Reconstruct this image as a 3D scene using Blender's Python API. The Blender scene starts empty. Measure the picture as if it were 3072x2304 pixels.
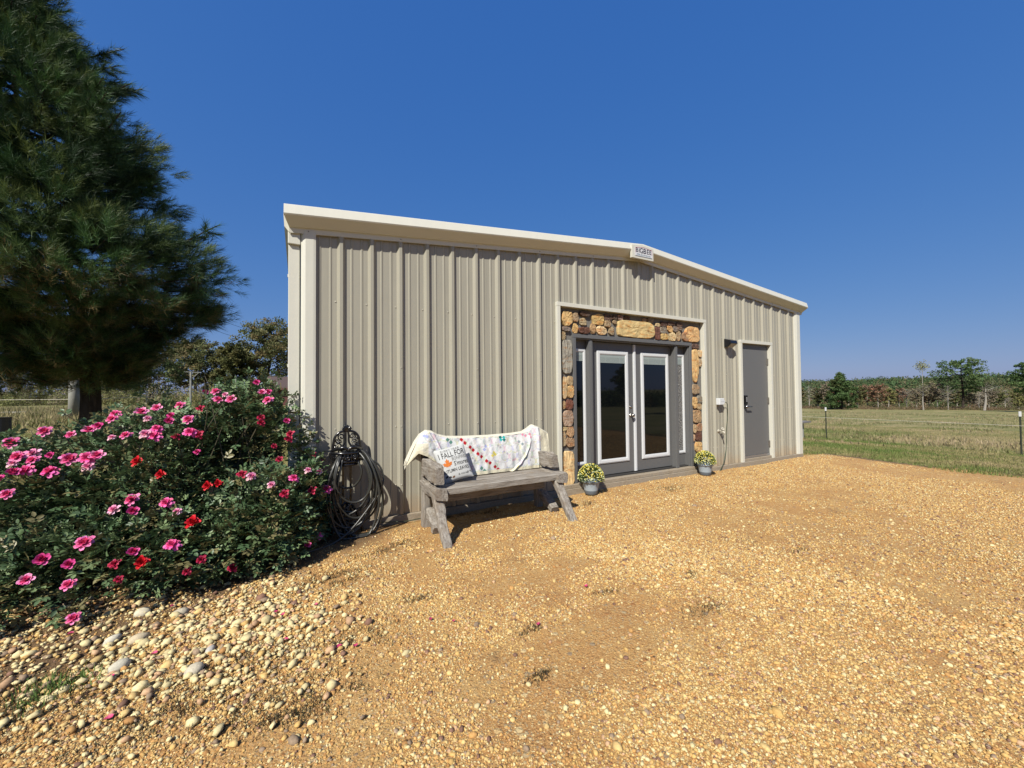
import bpy, math, random
import numpy as np
from mathutils import Vector, Matrix
from math import radians, sin, cos, pi, sqrt
rng = np.random.default_rng(11); random.seed(7)
S = bpy.context.scene; COL = S.collection
# ------------------------------------------------------------------ camera
cd = bpy.data.cameras.new("camera"); cam = bpy.data.objects.new("camera", cd); COL.objects.link(cam); S.camera = cam
cd.sensor_width = 36; cd.lens = 1182.9/3072*36; cd.clip_start = .05; cd.clip_end = 3000
YAW, PIT, ROL = radians(28.440), radians(1.3226), radians(-.5517)
fw = Vector((sin(YAW)*cos(PIT), cos(YAW)*cos(PIT), sin(PIT))); rt = Vector((cos(YAW), -sin(YAW), 0)); up = rt.cross(fw)
rr = rt*cos(ROL)+up*sin(ROL); uu = -rt*sin(ROL)+up*cos(ROL)
M = Matrix((rr, uu, -fw)).transposed().to_4x4(); M.translation = Vector((-.404, -4.445, 1.3196)); cam.matrix_world = M
S.render.resolution_x = 1024; S.render.resolution_y = 768
# ------------------------------------------------------------------ sky and sun
SUN = Vector((-1.25, -1.0, 1.55)).normalized()      # towards the sun
W = bpy.data.worlds.new("World"); S.world = W; W.use_nodes = True
nt = W.node_tree; bg = nt.nodes["Background"]; sk = nt.nodes.new("ShaderNodeTexSky"); sk.sky_type = 'NISHITA'; sk.sun_disc = False
sk.sun_elevation = math.asin(SUN.z); sk.sun_rotation = math.atan2(SUN.x, SUN.y) % (2*pi)
sk.altitude = 0; sk.air_density = 1.0; sk.dust_density = .6; sk.ozone_density = 6.0
hs_ = nt.nodes.new('ShaderNodeHueSaturation'); hs_.inputs['Saturation'].default_value = 1.25; hs_.inputs['Value'].default_value = 1.15
nt.links.new(sk.outputs[0], hs_.inputs['Color']); sp_ = nt.nodes.new('ShaderNodeSeparateColor'); cb_ = nt.nodes.new('ShaderNodeCombineColor'); nt.links.new(hs_.outputs[0], sp_.inputs[0])
for i_, (a_, p_) in enumerate(((.284, .56), (.299, .46), (.408, .235))):      # softer contrast from zenith to horizon, as the phone camera shows it
    m1_ = nt.nodes.new('ShaderNodeMath'); m1_.operation = 'MULTIPLY'; m1_.inputs[1].default_value = .08; nt.links.new(sp_.outputs[i_], m1_.inputs[0])
    m2_ = nt.nodes.new('ShaderNodeMath'); m2_.operation = 'POWER'; m2_.inputs[1].default_value = p_; nt.links.new(m1_.outputs[0], m2_.inputs[0])
    m3_ = nt.nodes.new('ShaderNodeMath'); m3_.operation = 'MULTIPLY'; m3_.inputs[1].default_value = a_*10; nt.links.new(m2_.outputs[0], m3_.inputs[0]); nt.links.new(m3_.outputs[0], cb_.inputs[i_])
nt.links.new(cb_.outputs[0], bg.inputs[0]); bg.inputs[1].default_value = .1
sl = bpy.data.lights.new("sun", 'SUN'); sl.energy = 5.0; sl.angle = radians(.53); sl.color = (1, .955, .87)
so = bpy.data.objects.new("sun", sl); COL.objects.link(so); so.rotation_euler = SUN.to_track_quat('Z', 'Y').to_euler()
S.view_settings.view_transform = 'Standard'; S.view_settings.look = 'None'; S.view_settings.exposure = .65; S.view_settings.gamma = 1
S.render.engine = 'CYCLES'; S.cycles.max_bounces = 5; S.cycles.transparent_max_bounces = 8

# ------------------------------------------------------------------ helpers
class NT:
    def __init__(s, name):
        s.m = bpy.data.materials.new(name); s.m.use_nodes = True; s.t = s.m.node_tree; s.t.nodes.clear()
        s.out = s.n('OutputMaterial'); s.b = s.n('BsdfPrincipled'); s.l(s.b.outputs[0], s.out.inputs[0])
    def n(s, k, **kw):
        x = s.t.nodes.new('ShaderNode'+k)
        for a, v in kw.items(): setattr(x, a, v)
        return x
    def l(s, a, b): s.t.links.new(a, b)
    def put(s, x, v):
        if isinstance(v, (int, float)): x.default_value = v
        elif isinstance(v, (tuple, list)): x.default_value = tuple(v) if len(v) == 4 or x.type == 'VECTOR' else (*v, 1)
        else: s.l(v, x)
    def pos(s, scale=(1, 1, 1)):
        c = s.n('TexCoord'); mp = s.n('Mapping'); s.l(c.outputs['Object'], mp.inputs[0]); mp.inputs['Scale'].default_value = scale; return mp.outputs[0]
    def noise(s, v, scale, detail=4, rough=.55):
        x = s.n('TexNoise'); s.l(v, x.inputs['Vector']); x.inputs['Scale'].default_value = scale; x.inputs['Detail'].default_value = detail; x.inputs['Roughness'].default_value = rough; return x.outputs[0]
    def vor(s, v, scale, feat='F1'):
        x = s.n('TexVoronoi'); x.feature = feat; s.l(v, x.inputs['Vector']); x.inputs['Scale'].default_value = scale; return x
    def ramp(s, f, stops):
        x = s.n('ValToRGB'); s.l(f, x.inputs[0]); e = x.color_ramp.elements
        while len(e) < len(stops): e.new(.5)
        for i, (p, c) in enumerate(stops): e[i].position = p; e[i].color = (*c, 1) if len(c) == 3 else c
        return x.outputs[0]
    def mix(s, f, a, b, mode='MIX'):
        x = s.n('Mix', data_type='RGBA', blend_type=mode); s.put(x.inputs[0], f); s.put(x.inputs[6], a); s.put(x.inputs[7], b); return x.outputs[2]
    def math(s, op, a, b=0, clamp=False):
        x = s.n('Math', operation=op); s.put(x.inputs[0], a); s.put(x.inputs[1], b); x.use_clamp = clamp; return x.outputs[0]
    def bump(s, h, strength=.3, dist=.01, nrm=None):
        x = s.n('Bump'); s.l(h, x.inputs['Height']); x.inputs['Strength'].default_value = strength; x.inputs['Distance'].default_value = dist
        if nrm is not None: s.l(nrm, x.inputs['Normal'])
        return x.outputs[0]
    def attr(s, name='Col'):
        x = s.n('Attribute', attribute_name=name); return x.outputs['Color']
    def fin(s, col, rough=.7, nrm=None, metal=0, spec=.5, K=.63):
        if isinstance(col, tuple): col = tuple(q*K for q in col)
        else: col = s.mix(1.0, col, (K, K, K), 'MULTIPLY')
        s.put(s.b.inputs['Base Color'], col); s.put(s.b.inputs['Roughness'], rough); s.b.inputs['Metallic'].default_value = metal; s.b.inputs['Specular IOR Level'].default_value = spec
        if nrm is not None: s.l(nrm, s.b.inputs['Normal'])
        return s.m
def plain(name, c, rough=.6, var=.15, sc=8, metal=0, bump=0, spec=.5):
    t = NT(name); v = t.pos(); n = t.noise(v, sc, 5)
    col = t.mix(n, tuple(x*(1-var) for x in c), tuple(min(1, x*(1+var)) for x in c))
    return t.fin(col, rough, t.bump(n, bump, .01) if bump else None, metal, spec)
def vcol(name, rough=.7, var=.25, sc=30, spec=.4, bump=0, trans=0):
    t = NT(name); v = t.pos(); n = t.noise(v, sc, 4)
    col = t.mix(1.0, t.attr(), t.ramp(n, [(.3, (1-var,)*3), (.7, (1+var,)*3)]), 'MULTIPLY')
    t.fin(col, rough, t.bump(n, bump, .01) if bump else None, 0, spec, .80 if trans else .63)
    if trans:
        tr = t.n('BsdfTranslucent'); t.l(col, tr.inputs[0]); mx = t.n('MixShader'); mx.inputs[0].default_value = trans
        t.l(t.b.outputs[0], mx.inputs[1]); t.l(tr.outputs[0], mx.inputs[2]); t.l(mx.outputs[0], t.out.inputs[0])
    return t.m

def origin(o):
    p = Vector((0, 0, 0))
    while o is not None: p = p + o.location; o = o.parent
    return p
def thing(name, label, cat, loc, group=None):
    o = bpy.data.objects.new(name, None); COL.objects.link(o); o.location = loc; o.empty_display_size = .1
    o['label'] = label; o['category'] = cat
    if group: o['group'] = group
    return o
def tag(o, label=None, cat=None, group=None, kind=None):
    if label: o['label'] = label
    if cat: o['category'] = cat
    if group: o['group'] = group
    if kind: o['kind'] = kind
    return o
def link(name, me, mat, parent=None):
    o = bpy.data.objects.new(name, me); COL.objects.link(o)
    if parent is not None: o.parent = parent
    for m in (mat if isinstance(mat, (list, tuple)) else [mat]):
        if m: me.materials.append(m)
    return o
def npmesh(name, V, F, mat, parent=None, col=None, smooth=False):
    """V (n,3) world coordinates, F (m,k) ints, col (n,3) per vertex"""
    V = np.asarray(V, dtype=np.float32); F = np.asarray(F, dtype=np.int32)
    if parent is not None: V = V-np.array(origin(parent), dtype=np.float32)
    me = bpy.data.meshes.new(name); k = F.shape[1]; m = len(F)
    me.vertices.add(len(V)); me.vertices.foreach_set('co', V.ravel()); me.loops.add(m*k); me.loops.foreach_set('vertex_index', F.ravel())
    me.polygons.add(m); me.polygons.foreach_set('loop_start', np.arange(0, m*k, k, dtype=np.int32))
    if smooth: me.polygons.foreach_set('use_smooth', np.ones(m, dtype=bool))
    if col is not None:
        a = me.color_attributes.new('Col', 'FLOAT_COLOR', 'POINT'); a.data.foreach_set('color', np.hstack([col, np.ones((len(V), 1))]).astype(np.float32).ravel())
    me.update(calc_edges=True); return link(name, me, mat, parent)
class MB:
    """collects polygons of any size in world coordinates"""
    def __init__(s): s.v = []; s.f = []; s.c = []; s.cur = (1, 1, 1)
    def vs(s, pts):
        i = len(s.v); s.v += [tuple(p) for p in pts]; s.c += [s.cur]*len(pts); return i
    def poly(s, pts):
        i = s.vs(pts); s.f.append(tuple(range(i, i+len(pts))))
    def box(s, x0, x1, y0, y1, z0, z1):
        i = s.vs([(x, y, z) for z in (z0, z1) for y in (y0, y1) for x in (x0, x1)])
        for q in ((0, 2, 3, 1), (4, 5, 7, 6), (0, 1, 5, 4), (2, 6, 7, 3), (0, 4, 6, 2), (1, 3, 7, 5)): s.f.append(tuple(i+k for k in q))
    def loft(s, rings, cap=True, closed=True):
        n = len(rings[0]); ids = [s.vs(r) for r in rings]
        for a, b in zip(ids, ids[1:]):
            for k in range(n if closed else n-1): k2 = (k+1) % n; s.f.append((a+k, a+k2, b+k2, b+k))
        if cap: s.f.append(tuple(ids[0]+k for k in range(n))[::-1]); s.f.append(tuple(ids[-1]+k for k in range(n)))
    def tube(s, pts, r, n=8, cap=True):
        pts = [Vector(p) for p in pts]; rs = r if isinstance(r, (list, tuple, np.ndarray)) else [r]*len(pts)
        rings = []; ref = Vector((0, 0, 1)); pn = None
        for i, p in enumerate(pts):
            t = (pts[min(i+1, len(pts)-1)]-pts[max(i-1, 0)]).normalized()
            if pn is None: a = t.cross(ref if abs(t.z) < .9 else Vector((1, 0, 0))).normalized()
            else: a = (pn-t*pn.dot(t)); a = a.normalized() if a.length > 1e-6 else t.cross(ref).normalized()
            pn = a; b = t.cross(a); rings.append([p+(a*cos(2*pi*k/n)+b*sin(2*pi*k/n))*rs[i] for k in range(n)])
        s.loft(rings, cap)
    def bar(s, p0, p1, w, h, wdir=(0, 1, 0), n=9, jit=.006, bev=.2, seed=0, taper=1):
        """rough timber from p0 to p1; w along wdir, h across"""
        R = random.Random(seed); p0 = Vector(p0); p1 = Vector(p1); t = (p1-p0).normalized(); a = Vector(wdir); a = (a-t*a.dot(t)).normalized(); b = t.cross(a)
        sh = [(-1, -1+bev), (-1, 1-bev), (-1+bev, 1), (1-bev, 1), (1, 1-bev), (1, -1+bev), (1-bev, -1), (-1+bev, -1)]
        ph = [R.uniform(0, 6) for _ in range(8)]; rings = []
        for i in range(n+1):
            u = i/n; k = 1+(taper-1)*u; ring = []
            for q, (sx, sy) in enumerate(sh):
                j = jit*(.6*sin(u*9+ph[q])+R.uniform(-.5, .5)); e = .94 if i in (0, n) else 1
                ring.append(p0+(p1-p0)*u+a*(sx*(w/2+j)*k*e)+b*(sy*(h/2+j)*k*e))
            rings.append(ring)
        s.loft(rings)
    def lathe(s, c, prof, n=24, cap=False):
        rings = [[(c[0]+r*cos(2*pi*k/n), c[1]+r*sin(2*pi*k/n), c[2]+z) for k in range(n)] for r, z in prof]; s.loft(rings, cap)
    def ball(s, c, r, n=6):
        s.lathe((c[0], c[1], c[2]), [(max(1e-4, r*sin(pi*i/n)), -r*cos(pi*i/n)) for i in range(n+1)], 8)
    def build(s, name, mat, parent=None, smooth=False, cols=False, bevel=0):
        o = Vector((0, 0, 0)) if parent is None else origin(parent)
        me = bpy.data.meshes.new(name); me.from_pydata([(x-o.x, y-o.y, z-o.z) for x, y, z in s.v], [], s.f)
        if cols:
            a = me.color_attributes.new('Col', 'FLOAT_COLOR', 'POINT'); a.data.foreach_set('color', np.hstack([np.array(s.c), np.ones((len(s.v), 1))]).astype(np.float32).ravel())
        import bmesh
        b = bmesh.new(); b.from_mesh(me); bmesh.ops.recalc_face_normals(b, faces=b.faces); b.to_mesh(me); b.free()
        if smooth: me.polygons.foreach_set('use_smooth', [True]*len(me.polygons))
        ob = link(name, me, mat, parent)
        if bevel: m = ob.modifiers.new('bevel', 'BEVEL'); m.width = bevel; m.segments = 2; m.limit_method = 'ANGLE'
        return ob
def children(o): return [c for c in bpy.data.objects if c.parent == o]
def copy_tree(o, parent=None):
    c = o.copy(); COL.objects.link(c); c.parent = parent
    for ch in children(o): copy_tree(ch, c)
    return c
def smooth01(x): x = np.clip(x, 0, 1); return x*x*(3-2*x)
def vnoise(x, y, seed=0):
    x = np.asarray(x, float); y = np.asarray(y, float); xi = np.floor(x); yi = np.floor(y); fx = smooth01(x-xi); fy = smooth01(y-yi)
    def h(a, b): v = np.sin(a*127.1+b*311.7+seed*74.7)*43758.5453; return v-np.floor(v)
    return (h(xi, yi)*(1-fx)+h(xi+1, yi)*fx)*(1-fy)+(h(xi, yi+1)*(1-fx)+h(xi+1, yi+1)*fx)*fy
GZ = -.078
def gz(X, Y):
    X = np.asarray(X, float); Y = np.asarray(Y, float)
    d = np.maximum(X-9.9, 0); z = GZ-.07*np.minimum(d, 10)-.022*np.clip(d-10, 0, 96)
    z = z+smooth01((X-118-.25*Y)/170)*np.clip(6.3-.02*(300-X)*(X < 300), 0, 9)
    l = np.maximum(-3.4-X, 0)+np.maximum(Y-2, 0)*(X < 0)*.6; z = z+.06*np.minimum(l, 11)*(X < 0)
    far = smooth01((np.hypot(X, Y)-10)/30); z = z+(vnoise(X/9, Y/9)-.5)*.35*far
    near = np.exp(-((X-3)/9)**4-((Y+2)/6)**4); z = z+near*((vnoise(X*1.1, Y*1.1, 3)-.5)*.035+(vnoise(X*4, Y*4, 4)-.5)*.014)
    bush = np.exp(-((X+1.5)/1.5)**2-((Y+.4)/.9)**2); return z+bush*.03
def gzf(x, y): return float(gz(x, y))

# ------------------------------------------------------------------ ground
def axis(a, b, step, far, n=46):
    core = np.arange(a, b+1e-6, step); g = np.geomspace(step*1.5, far, n); return np.concatenate([a-g[::-1], core, b+g])
gx = axis(-5, 12, .06, 1500); gy = axis(-6.5, 3, .06, 1500)
GXX, GYY = np.meshgrid(gx, gy); GZZ = gz(GXX, GYY)
idx = np.arange(GXX.size).reshape(GXX.shape); GF = np.stack([idx[:-1, :-1], idx[:-1, 1:], idx[1:, 1:], idx[1:, :-1]], -1).reshape(-1, 4)
t = NT('ground_mat'); v = t.pos(); sep = t.n('SeparateXYZ'); t.l(v, sep.inputs[0]); X, Y = sep.outputs[0], sep.outputs[1]
wob = t.math('MULTIPLY', t.math('SUBTRACT', t.noise(v, .9, 5, .65), .5), 1.5)
big = t.noise(v, .45, 3); mid = t.noise(v, 2.2, 5, .65); fine = t.noise(v, 60, 4, .7)
soil = t.ramp(mid, [(.3, (.47, .22, .07)), (.5, (.56, .305, .10)), (.72, (.64, .41, .15))])
soil = t.mix(t.ramp(fine, [(.35, (0, 0, 0)), (.7, (1, 1, 1))]), soil, t.mix(.6, soil, (.66, .43, .19)))
gr2 = t.noise(v, 130, 3, .75); soil = t.mix(1.0, soil, t.ramp(gr2, [(.32, (.45, .42, .40)), (.5, (1, 1, 1)), (.66, (1.45, 1.42, 1.35))]), 'MULTIPLY'); v1 = t.vor(v, 55); v2 = t.vor(v, 110); v3 = t.vor(v, 26)
def peb(vr, lo):
    hs = t.n('SeparateColor'); t.l(vr.outputs['Color'], hs.inputs[0])
    pc = t.ramp(hs.outputs[0], [(0, (.44, .20, .07)), (.25, (.60, .33, .12)), (.5, (.68, .42, .16)), (.8, (.80, .60, .30)), (1, (.34, .24, .15))])
    mask = t.math('MULTIPLY', t.math('LESS_THAN', vr.outputs['Distance'], .42), t.math('GREATER_THAN', hs.outputs[1], lo)); return pc, mask
c1, m1 = peb(v1, .25); c2, m2 = peb(v2, .3); c3, m3 = peb(v3, .75)
cov = t.ramp(t.noise(v, 1.3, 5, .6), [(.36, (.45, .45, .45)), (.6, (1, 1, 1))])
g = t.mix(t.math('MULTIPLY', m2, cov), soil, c2); g = t.mix(t.math('MULTIPLY', m1, cov), g, c1); g = t.mix(m3, g, c3)
# dark soil and mulch plus painted bush shade, along the left part of the wall and under the bush
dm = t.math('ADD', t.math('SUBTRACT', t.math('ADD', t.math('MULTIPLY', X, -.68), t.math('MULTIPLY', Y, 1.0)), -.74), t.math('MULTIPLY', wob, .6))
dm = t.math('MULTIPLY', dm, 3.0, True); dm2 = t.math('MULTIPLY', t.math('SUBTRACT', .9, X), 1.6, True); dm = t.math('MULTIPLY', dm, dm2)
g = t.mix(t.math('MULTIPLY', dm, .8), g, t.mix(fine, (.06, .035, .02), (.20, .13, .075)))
pt = t.ramp(t.noise(v, 1.7, 6, .7), [(.60, (0, 0, 0)), (.68, (1, 1, 1))]); g = t.mix(t.math('MULTIPLY', pt, .5), g, (.17, .11, .06))
# grass
gn = t.noise(t.pos((.25, 1, 1)), .9, 6, .65); gr = t.ramp(gn, [(.3, (.17, .19, .06)), (.45, (.27, .26, .10)), (.58, (.38, .32, .15)), (.75, (.52, .42, .23))])
fg = t.noise(t.pos((1, 1, 1)), 9, 5, .75); gr = t.mix(1.0, gr, t.ramp(fg, [(.3, (.55, .55, .5)), (.7, (1.3, 1.3, 1.25))]), 'MULTIPLY')
edge = t.math('SUBTRACT', t.math('ADD', X, wob), 9.55)
right = t.math('MULTIPLY', edge, 3.0, True)
left = t.math('MULTIPLY', t.math('SUBTRACT', -2.75, t.math('ADD', X, t.math('MULTIPLY', wob, .5))), 3.0, True)
back = t.math('MULTIPLY', t.math('SUBTRACT', t.math('ADD', Y, t.math('MULTIPLY', wob, .5)), .9), 3.0, True)
front = t.math('MULTIPLY', t.math('SUBTRACT', -16, Y), 1.0, True)
gm = t.math('MAXIMUM', t.math('MAXIMUM', right, left), t.math('MAXIMUM', back, front))
rim = t.math('MULTIPLY', t.math('MULTIPLY', gm, t.math('SUBTRACT', 1, gm)), 3.2, True)
c = t.mix(gm, g, gr); c = t.mix(rim, c, (.14, .10, .06))
hgt = t.math('ADD', t.math('MULTIPLY', gr2, .6), t.math('ADD', t.math('MULTIPLY', t.math('SUBTRACT', .5, v1.outputs['Distance']), t.math('MULTIPLY', m1, 1.0)), t.math('ADD', t.math('MULTIPLY', fine, .8), t.math('MULTIPLY', m3, t.math('SUBTRACT', .8, v3.outputs['Distance'])))))
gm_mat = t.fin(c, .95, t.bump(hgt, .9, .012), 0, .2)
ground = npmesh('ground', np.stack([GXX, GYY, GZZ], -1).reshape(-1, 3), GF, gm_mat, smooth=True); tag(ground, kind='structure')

# ---- pebbles: many tiny stones nobody could count
def ico(level):
    if level == 0: return np.array([(1, 0, 0), (-1, 0, 0), (0, 1, 0), (0, -1, 0), (0, 0, 1), (0, 0, -1)], float), np.array([(0, 2, 4), (2, 1, 4), (1, 3, 4), (3, 0, 4), (2, 0, 5), (1, 2, 5), (3, 1, 5), (0, 3, 5)])
    import bmesh
    b = bmesh.new(); bmesh.ops.create_icosphere(b, subdivisions=level, radius=1); b.verts.ensure_lookup_table()
    V = np.array([v.co[:] for v in b.verts]); F = np.array([[v.index for v in f.verts] for f in b.faces]); b.free(); return V, F
PAL = np.array([(.75, .52, .205), (.69, .435, .145), (.62, .34, .11), (.52, .265, .085), (.82, .68, .35), (.38, .27, .17), (.64, .40, .22), (.26, .14, .09)])
def pebbles(name, P, r, lvl, palw, mat, flat=(.45, .8), sink=.25, seed=1, smooth=True, jit=.18, pal=None):
    R = np.random.default_rng(seed); V0, F0 = ico(lvl); n = len(P); k = len(V0)
    sc = np.stack([np.ones(n), R.uniform(.6, 1, n), R.uniform(*flat, n)], 1)*r[:, None]
    a = R.uniform(0, 2*pi, n); tilt = R.normal(0, .3, n)
    V = V0[None]*(1+R.normal(0, jit, (n, k, 1)).clip(-.35, .35))*sc[:, None]
    y = V[:, :, 1]*np.cos(tilt)[:, None]-V[:, :, 2]*np.sin(tilt)[:, None]; z = V[:, :, 1]*np.sin(tilt)[:, None]+V[:, :, 2]*np.cos(tilt)[:, None]
    x = V[:, :, 0]*np.cos(a)[:, None]-y*np.sin(a)[:, None]; y2 = V[:, :, 0]*np.sin(a)[:, None]+y*np.cos(a)[:, None]
    V = np.stack([x, y2, z], -1)+P[:, None]; V[:, :, 2] += (sc[:, 2]*(1-2*sink))[:, None]*.6
    F = (F0[None]+np.arange(n)[:, None, None]*k).reshape(-1, 3)
    pl = PAL if pal is None else pal
    c = pl[R.choice(len(pl), n, p=np.array(palw)/sum(palw))]*R.uniform(.8, 1.15, (n, 1)); c = np.repeat(c, k, 0)
    return npmesh(name, V.reshape(-1, 3), F, mat, None, c, smooth)
peb_mat = vcol('pebble_mat', .8, .18, 120, .3)
CP = np.array([-.404, -4.445])
def fan(n, d0, d1, pw, seed, a0=-30, a1=86):
    """points on the ground in front of the viewpoint, thinner with distance"""
    R = np.random.default_rng(seed); u = R.random(n); e = 2-pw; d = (d0**e+(d1**e-d0**e)*u)**(1/e)
    a = np.radians(R.uniform(a0, a1, n)); return np.stack([CP[0]+d*np.sin(a), CP[1]+d*np.cos(a)], 1), d
def yard(P, m=0.0):
    n = (vnoise(P[:, 0]*.9, P[:, 1]*.9, 9)-.5)*.9
    return (P[:, 0]+n < 9.5-m) & (P[:, 0] > -3.2) & (P[:, 1]+n*.4 < .9) & ~((P[:, 0] > -.42) & (P[:, 1] > -.05))
def dark(P): return smooth01((P[:, 1]-.68*P[:, 0]+.62+.5*(vnoise(P[:, 0]*2, P[:, 1]*2, 14)-.5))*3)*smooth01((.95-P[:, 0])*2)  # pebbles thin out over the zone darkened for soil and bush shade
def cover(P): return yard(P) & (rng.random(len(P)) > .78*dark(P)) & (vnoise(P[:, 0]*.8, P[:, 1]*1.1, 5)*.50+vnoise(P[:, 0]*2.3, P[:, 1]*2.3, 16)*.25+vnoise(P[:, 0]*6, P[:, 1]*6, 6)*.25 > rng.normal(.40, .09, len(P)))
PG = np.column_stack([rng.uniform(-3.2, 10, 520000), rng.uniform(-5, .3, 520000)]); DG = np.hypot(PG[:, 0]-CP[0], PG[:, 1]-CP[1]); k = cover(PG) & (DG > 3.4) & (DG < 11.5) & (rng.random(len(PG)) < 1.15-.05*DG); PG = PG[k]; DG = DG[k]
r = np.clip(rng.lognormal(np.log(.0060), .42, len(PG)), .0032, .018); P3 = np.column_stack([PG, gz(PG[:, 0], PG[:, 1])]); tag(pebbles('far_gravel', P3, r, 0, [6, 5, 4, 2, 4, 1.4, 1.5, 1.6], peb_mat, seed=7, jit=.12, smooth=False), kind='stuff', label='orange and cream gravel covering the far part of the yard', cat='gravel')
P, d = fan(230000, 1.5, 4.2, 1.0, 1, -32, 86); k = cover(P) & ((d < 3.4) | (rng.random(len(d)) < (4.2-d)/.8)); P = P[k]; d = d[k]
r = np.clip(rng.lognormal(np.log(.0040), .46, len(P)), .0022, .014)*np.clip(d/2.6, 1, 1.4)
P3 = np.column_stack([P, gz(P[:, 0], P[:, 1])]); tag(pebbles('gravel', P3, r, 1, [7, 6, 4, 2, 4, .7, 1.3, 1.2], peb_mat, seed=2, smooth=False, jit=.18), kind='stuff', label='small orange and cream gravel spread over the yard', cat='gravel')
P, d = fan(1300, 1.5, 8, 1.4, 3); k = yard(P); P = P[k]; d = d[k]; r = np.clip(rng.lognormal(np.log(.011), .33, len(P)), .008, .028)
P3 = np.column_stack([P, gz(P[:, 0], P[:, 1])]); tag(pebbles('loose_pebbles', P3, r, 2, [4, 4, 2, 2, 5, 3, 3, 1.5], peb_mat, seed=4, jit=.10), kind='stuff', label='larger rounded pebbles lying loose among the gravel', cat='pebbles')
# washed river stones in a drift before the rose bush
n = 24000; P = np.column_stack([rng.uniform(-3.1, .1, n), rng.uniform(-3.3, .4, n)])
dist = np.abs((P[:, 1]+1.35)+.42*(P[:, 0]+1.2)); w = np.exp(-(dist/.55)**2)*(1-smooth01((P[:, 0]+.75)/.8))
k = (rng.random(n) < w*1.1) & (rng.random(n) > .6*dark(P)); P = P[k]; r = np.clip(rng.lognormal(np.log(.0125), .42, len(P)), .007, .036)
P3 = np.column_stack([P, gz(P[:, 0], P[:, 1])+rng.uniform(0, .012, len(P))])
tag(pebbles('river_stones', P3, r, 1, [2, 1, .4, .3, 12, 1.8, 2, .5], peb_mat, seed=6, jit=.21, flat=(.4, .8), smooth=False), kind='stuff', label='cream river stones drifted before the rose bush', cat='river stones')
stone_lbl = [(-1.212, -1.659, .062, 'largest white river stone, with a dark shadow beside it', (.74, .68, .52)), (-.87, -1.86, .058, 'flat pale stone half sunk near the orange gravel', (.70, .62, .45)),
  (-1.206, -1.40, .055, 'broad cream stone in the middle of the stone drift', (.68, .56, .36)), (-1.33, -1.36, .048, 'long white stone left of the broad cream stone', (.74, .68, .52)),
  (-1.06, -1.19, .052, 'long pale stone at the foot of the rose bush', (.66, .58, .42)), (-.83, -1.70, .042, 'grey white angular stone behind the flat pale stone', (.66, .62, .54)), (-1.27, -1.09, .05, 'rounded cream stone under the lowest rose leaves', (.70, .62, .44))]
for i, (x, y, r, lb, c) in enumerate(stone_lbl):
    o = pebbles('stone', np.array([[x, y, gzf(x, y)]]), np.array([r*.85]), 2, [1], peb_mat, seed=20+i, jit=.07, flat=(.55, .7), pal=np.array([c]), sink=.2)
    tag(o, lb, 'stone', 'large stones in front of the rose bush')

# ---- tufts of weeds and dry grass on the gravel
def blades(name, P, h, lean, wd, cols, mat, seed, segs=1, **kw):
    R = np.random.default_rng(seed); n = len(P); a = R.uniform(0, 2*pi, n); b = R.uniform(0, 2*pi, n); ln = np.abs(R.normal(0, lean, n)); hh = h*R.uniform(.5, 1.2, n)
    w = wd*R.uniform(.7, 1.3, n); dx = np.stack([np.cos(a), np.sin(a), 0*a], 1)*w[:, None]/2
    tip = P+np.stack([np.cos(b)*np.sin(ln)*hh, np.sin(b)*np.sin(ln)*hh, np.cos(ln)*hh], 1)
    V = np.stack([P-dx, P+dx, tip], 1).reshape(-1, 3); F = np.arange(3*n).reshape(-1, 3)
    ix = R.integers(0, len(cols), n) if n < 15000 else np.clip((vnoise(P[:, 0]*.5, P[:, 1]*.5, 21)*.65+vnoise(P[:, 0]*2.2, P[:, 1]*2.2, 22)*.35)*1.5*len(cols)-.25*len(cols)+R.normal(0, .55, n), 0, len(cols)-1).astype(int); c = np.array(cols)[ix]*R.uniform(.8, 1.2, (n, 1)); o = npmesh(name, V, F, mat, None, np.repeat(c, 3, 0)); return tag(o, **kw)
grass_mat = vcol('grass_mat', .7, .1, 5, .2, trans=.25)
WD = [(1.911, -2.785, .12), (2.2, -2.42, .07), (1.505, -2.286, .07), (.305, -1.748, .08), (-.139, -2.056, .16), (-.409, -2.355, .18), (-.554, -2.334, .15), (-.756, -1.841, .16), (-1.342, -1.804, .2), (-1.448, -1.644, .2), (-.315, -2.377, .14), (.825, -2.402, .07), (.45, -.713, .12), (1.2, -.1, .14), (1.6, -.2, .12), (.655, -2.747, .05), (2.75, -.5, .12), (4.3, -.5, .2), (-.95, -2.15, .2), (-1.7, -1.95, .2), (-.2, -1.2, .2), (.2, -.8, .16), (-.6, -2.0, .25), (3.4, -2.6, .06)]
pts = []
for x, y, s in WD:
    m = int((8500 if x < 0 else 3600)*s); q = rng.normal(0, s*.55, (m, 2))*np.array([1.5, .8]); q = q[vnoise(q[:, 0]*14+x*7, q[:, 1]*14+y*5, 3) > .45]+[x, y]; pts.append(q)
q = np.vstack(pts); blades('weeds', np.column_stack([q, gz(q[:, 0], q[:, 1])]), .028, 1.25, .0042, [(.06, .045, .025), (.10, .075, .04), (.06, .065, .03), (.05, .03, .02)], grass_mat, 30, kind='stuff', label='thin dry weeds creeping over the gravel', cat='weeds')
q = np.array([-1.43, -1.72])+rng.normal(0, .07, (260, 2)); blades('green_weeds', np.column_stack([q, gz(q[:, 0], q[:, 1])]), .06, .8, .007, [(.16, .24, .06), (.12, .20, .05)], grass_mat, 31, kind='stuff', label='patch of fresh green weeds by the river stones', cat='weeds')
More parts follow.
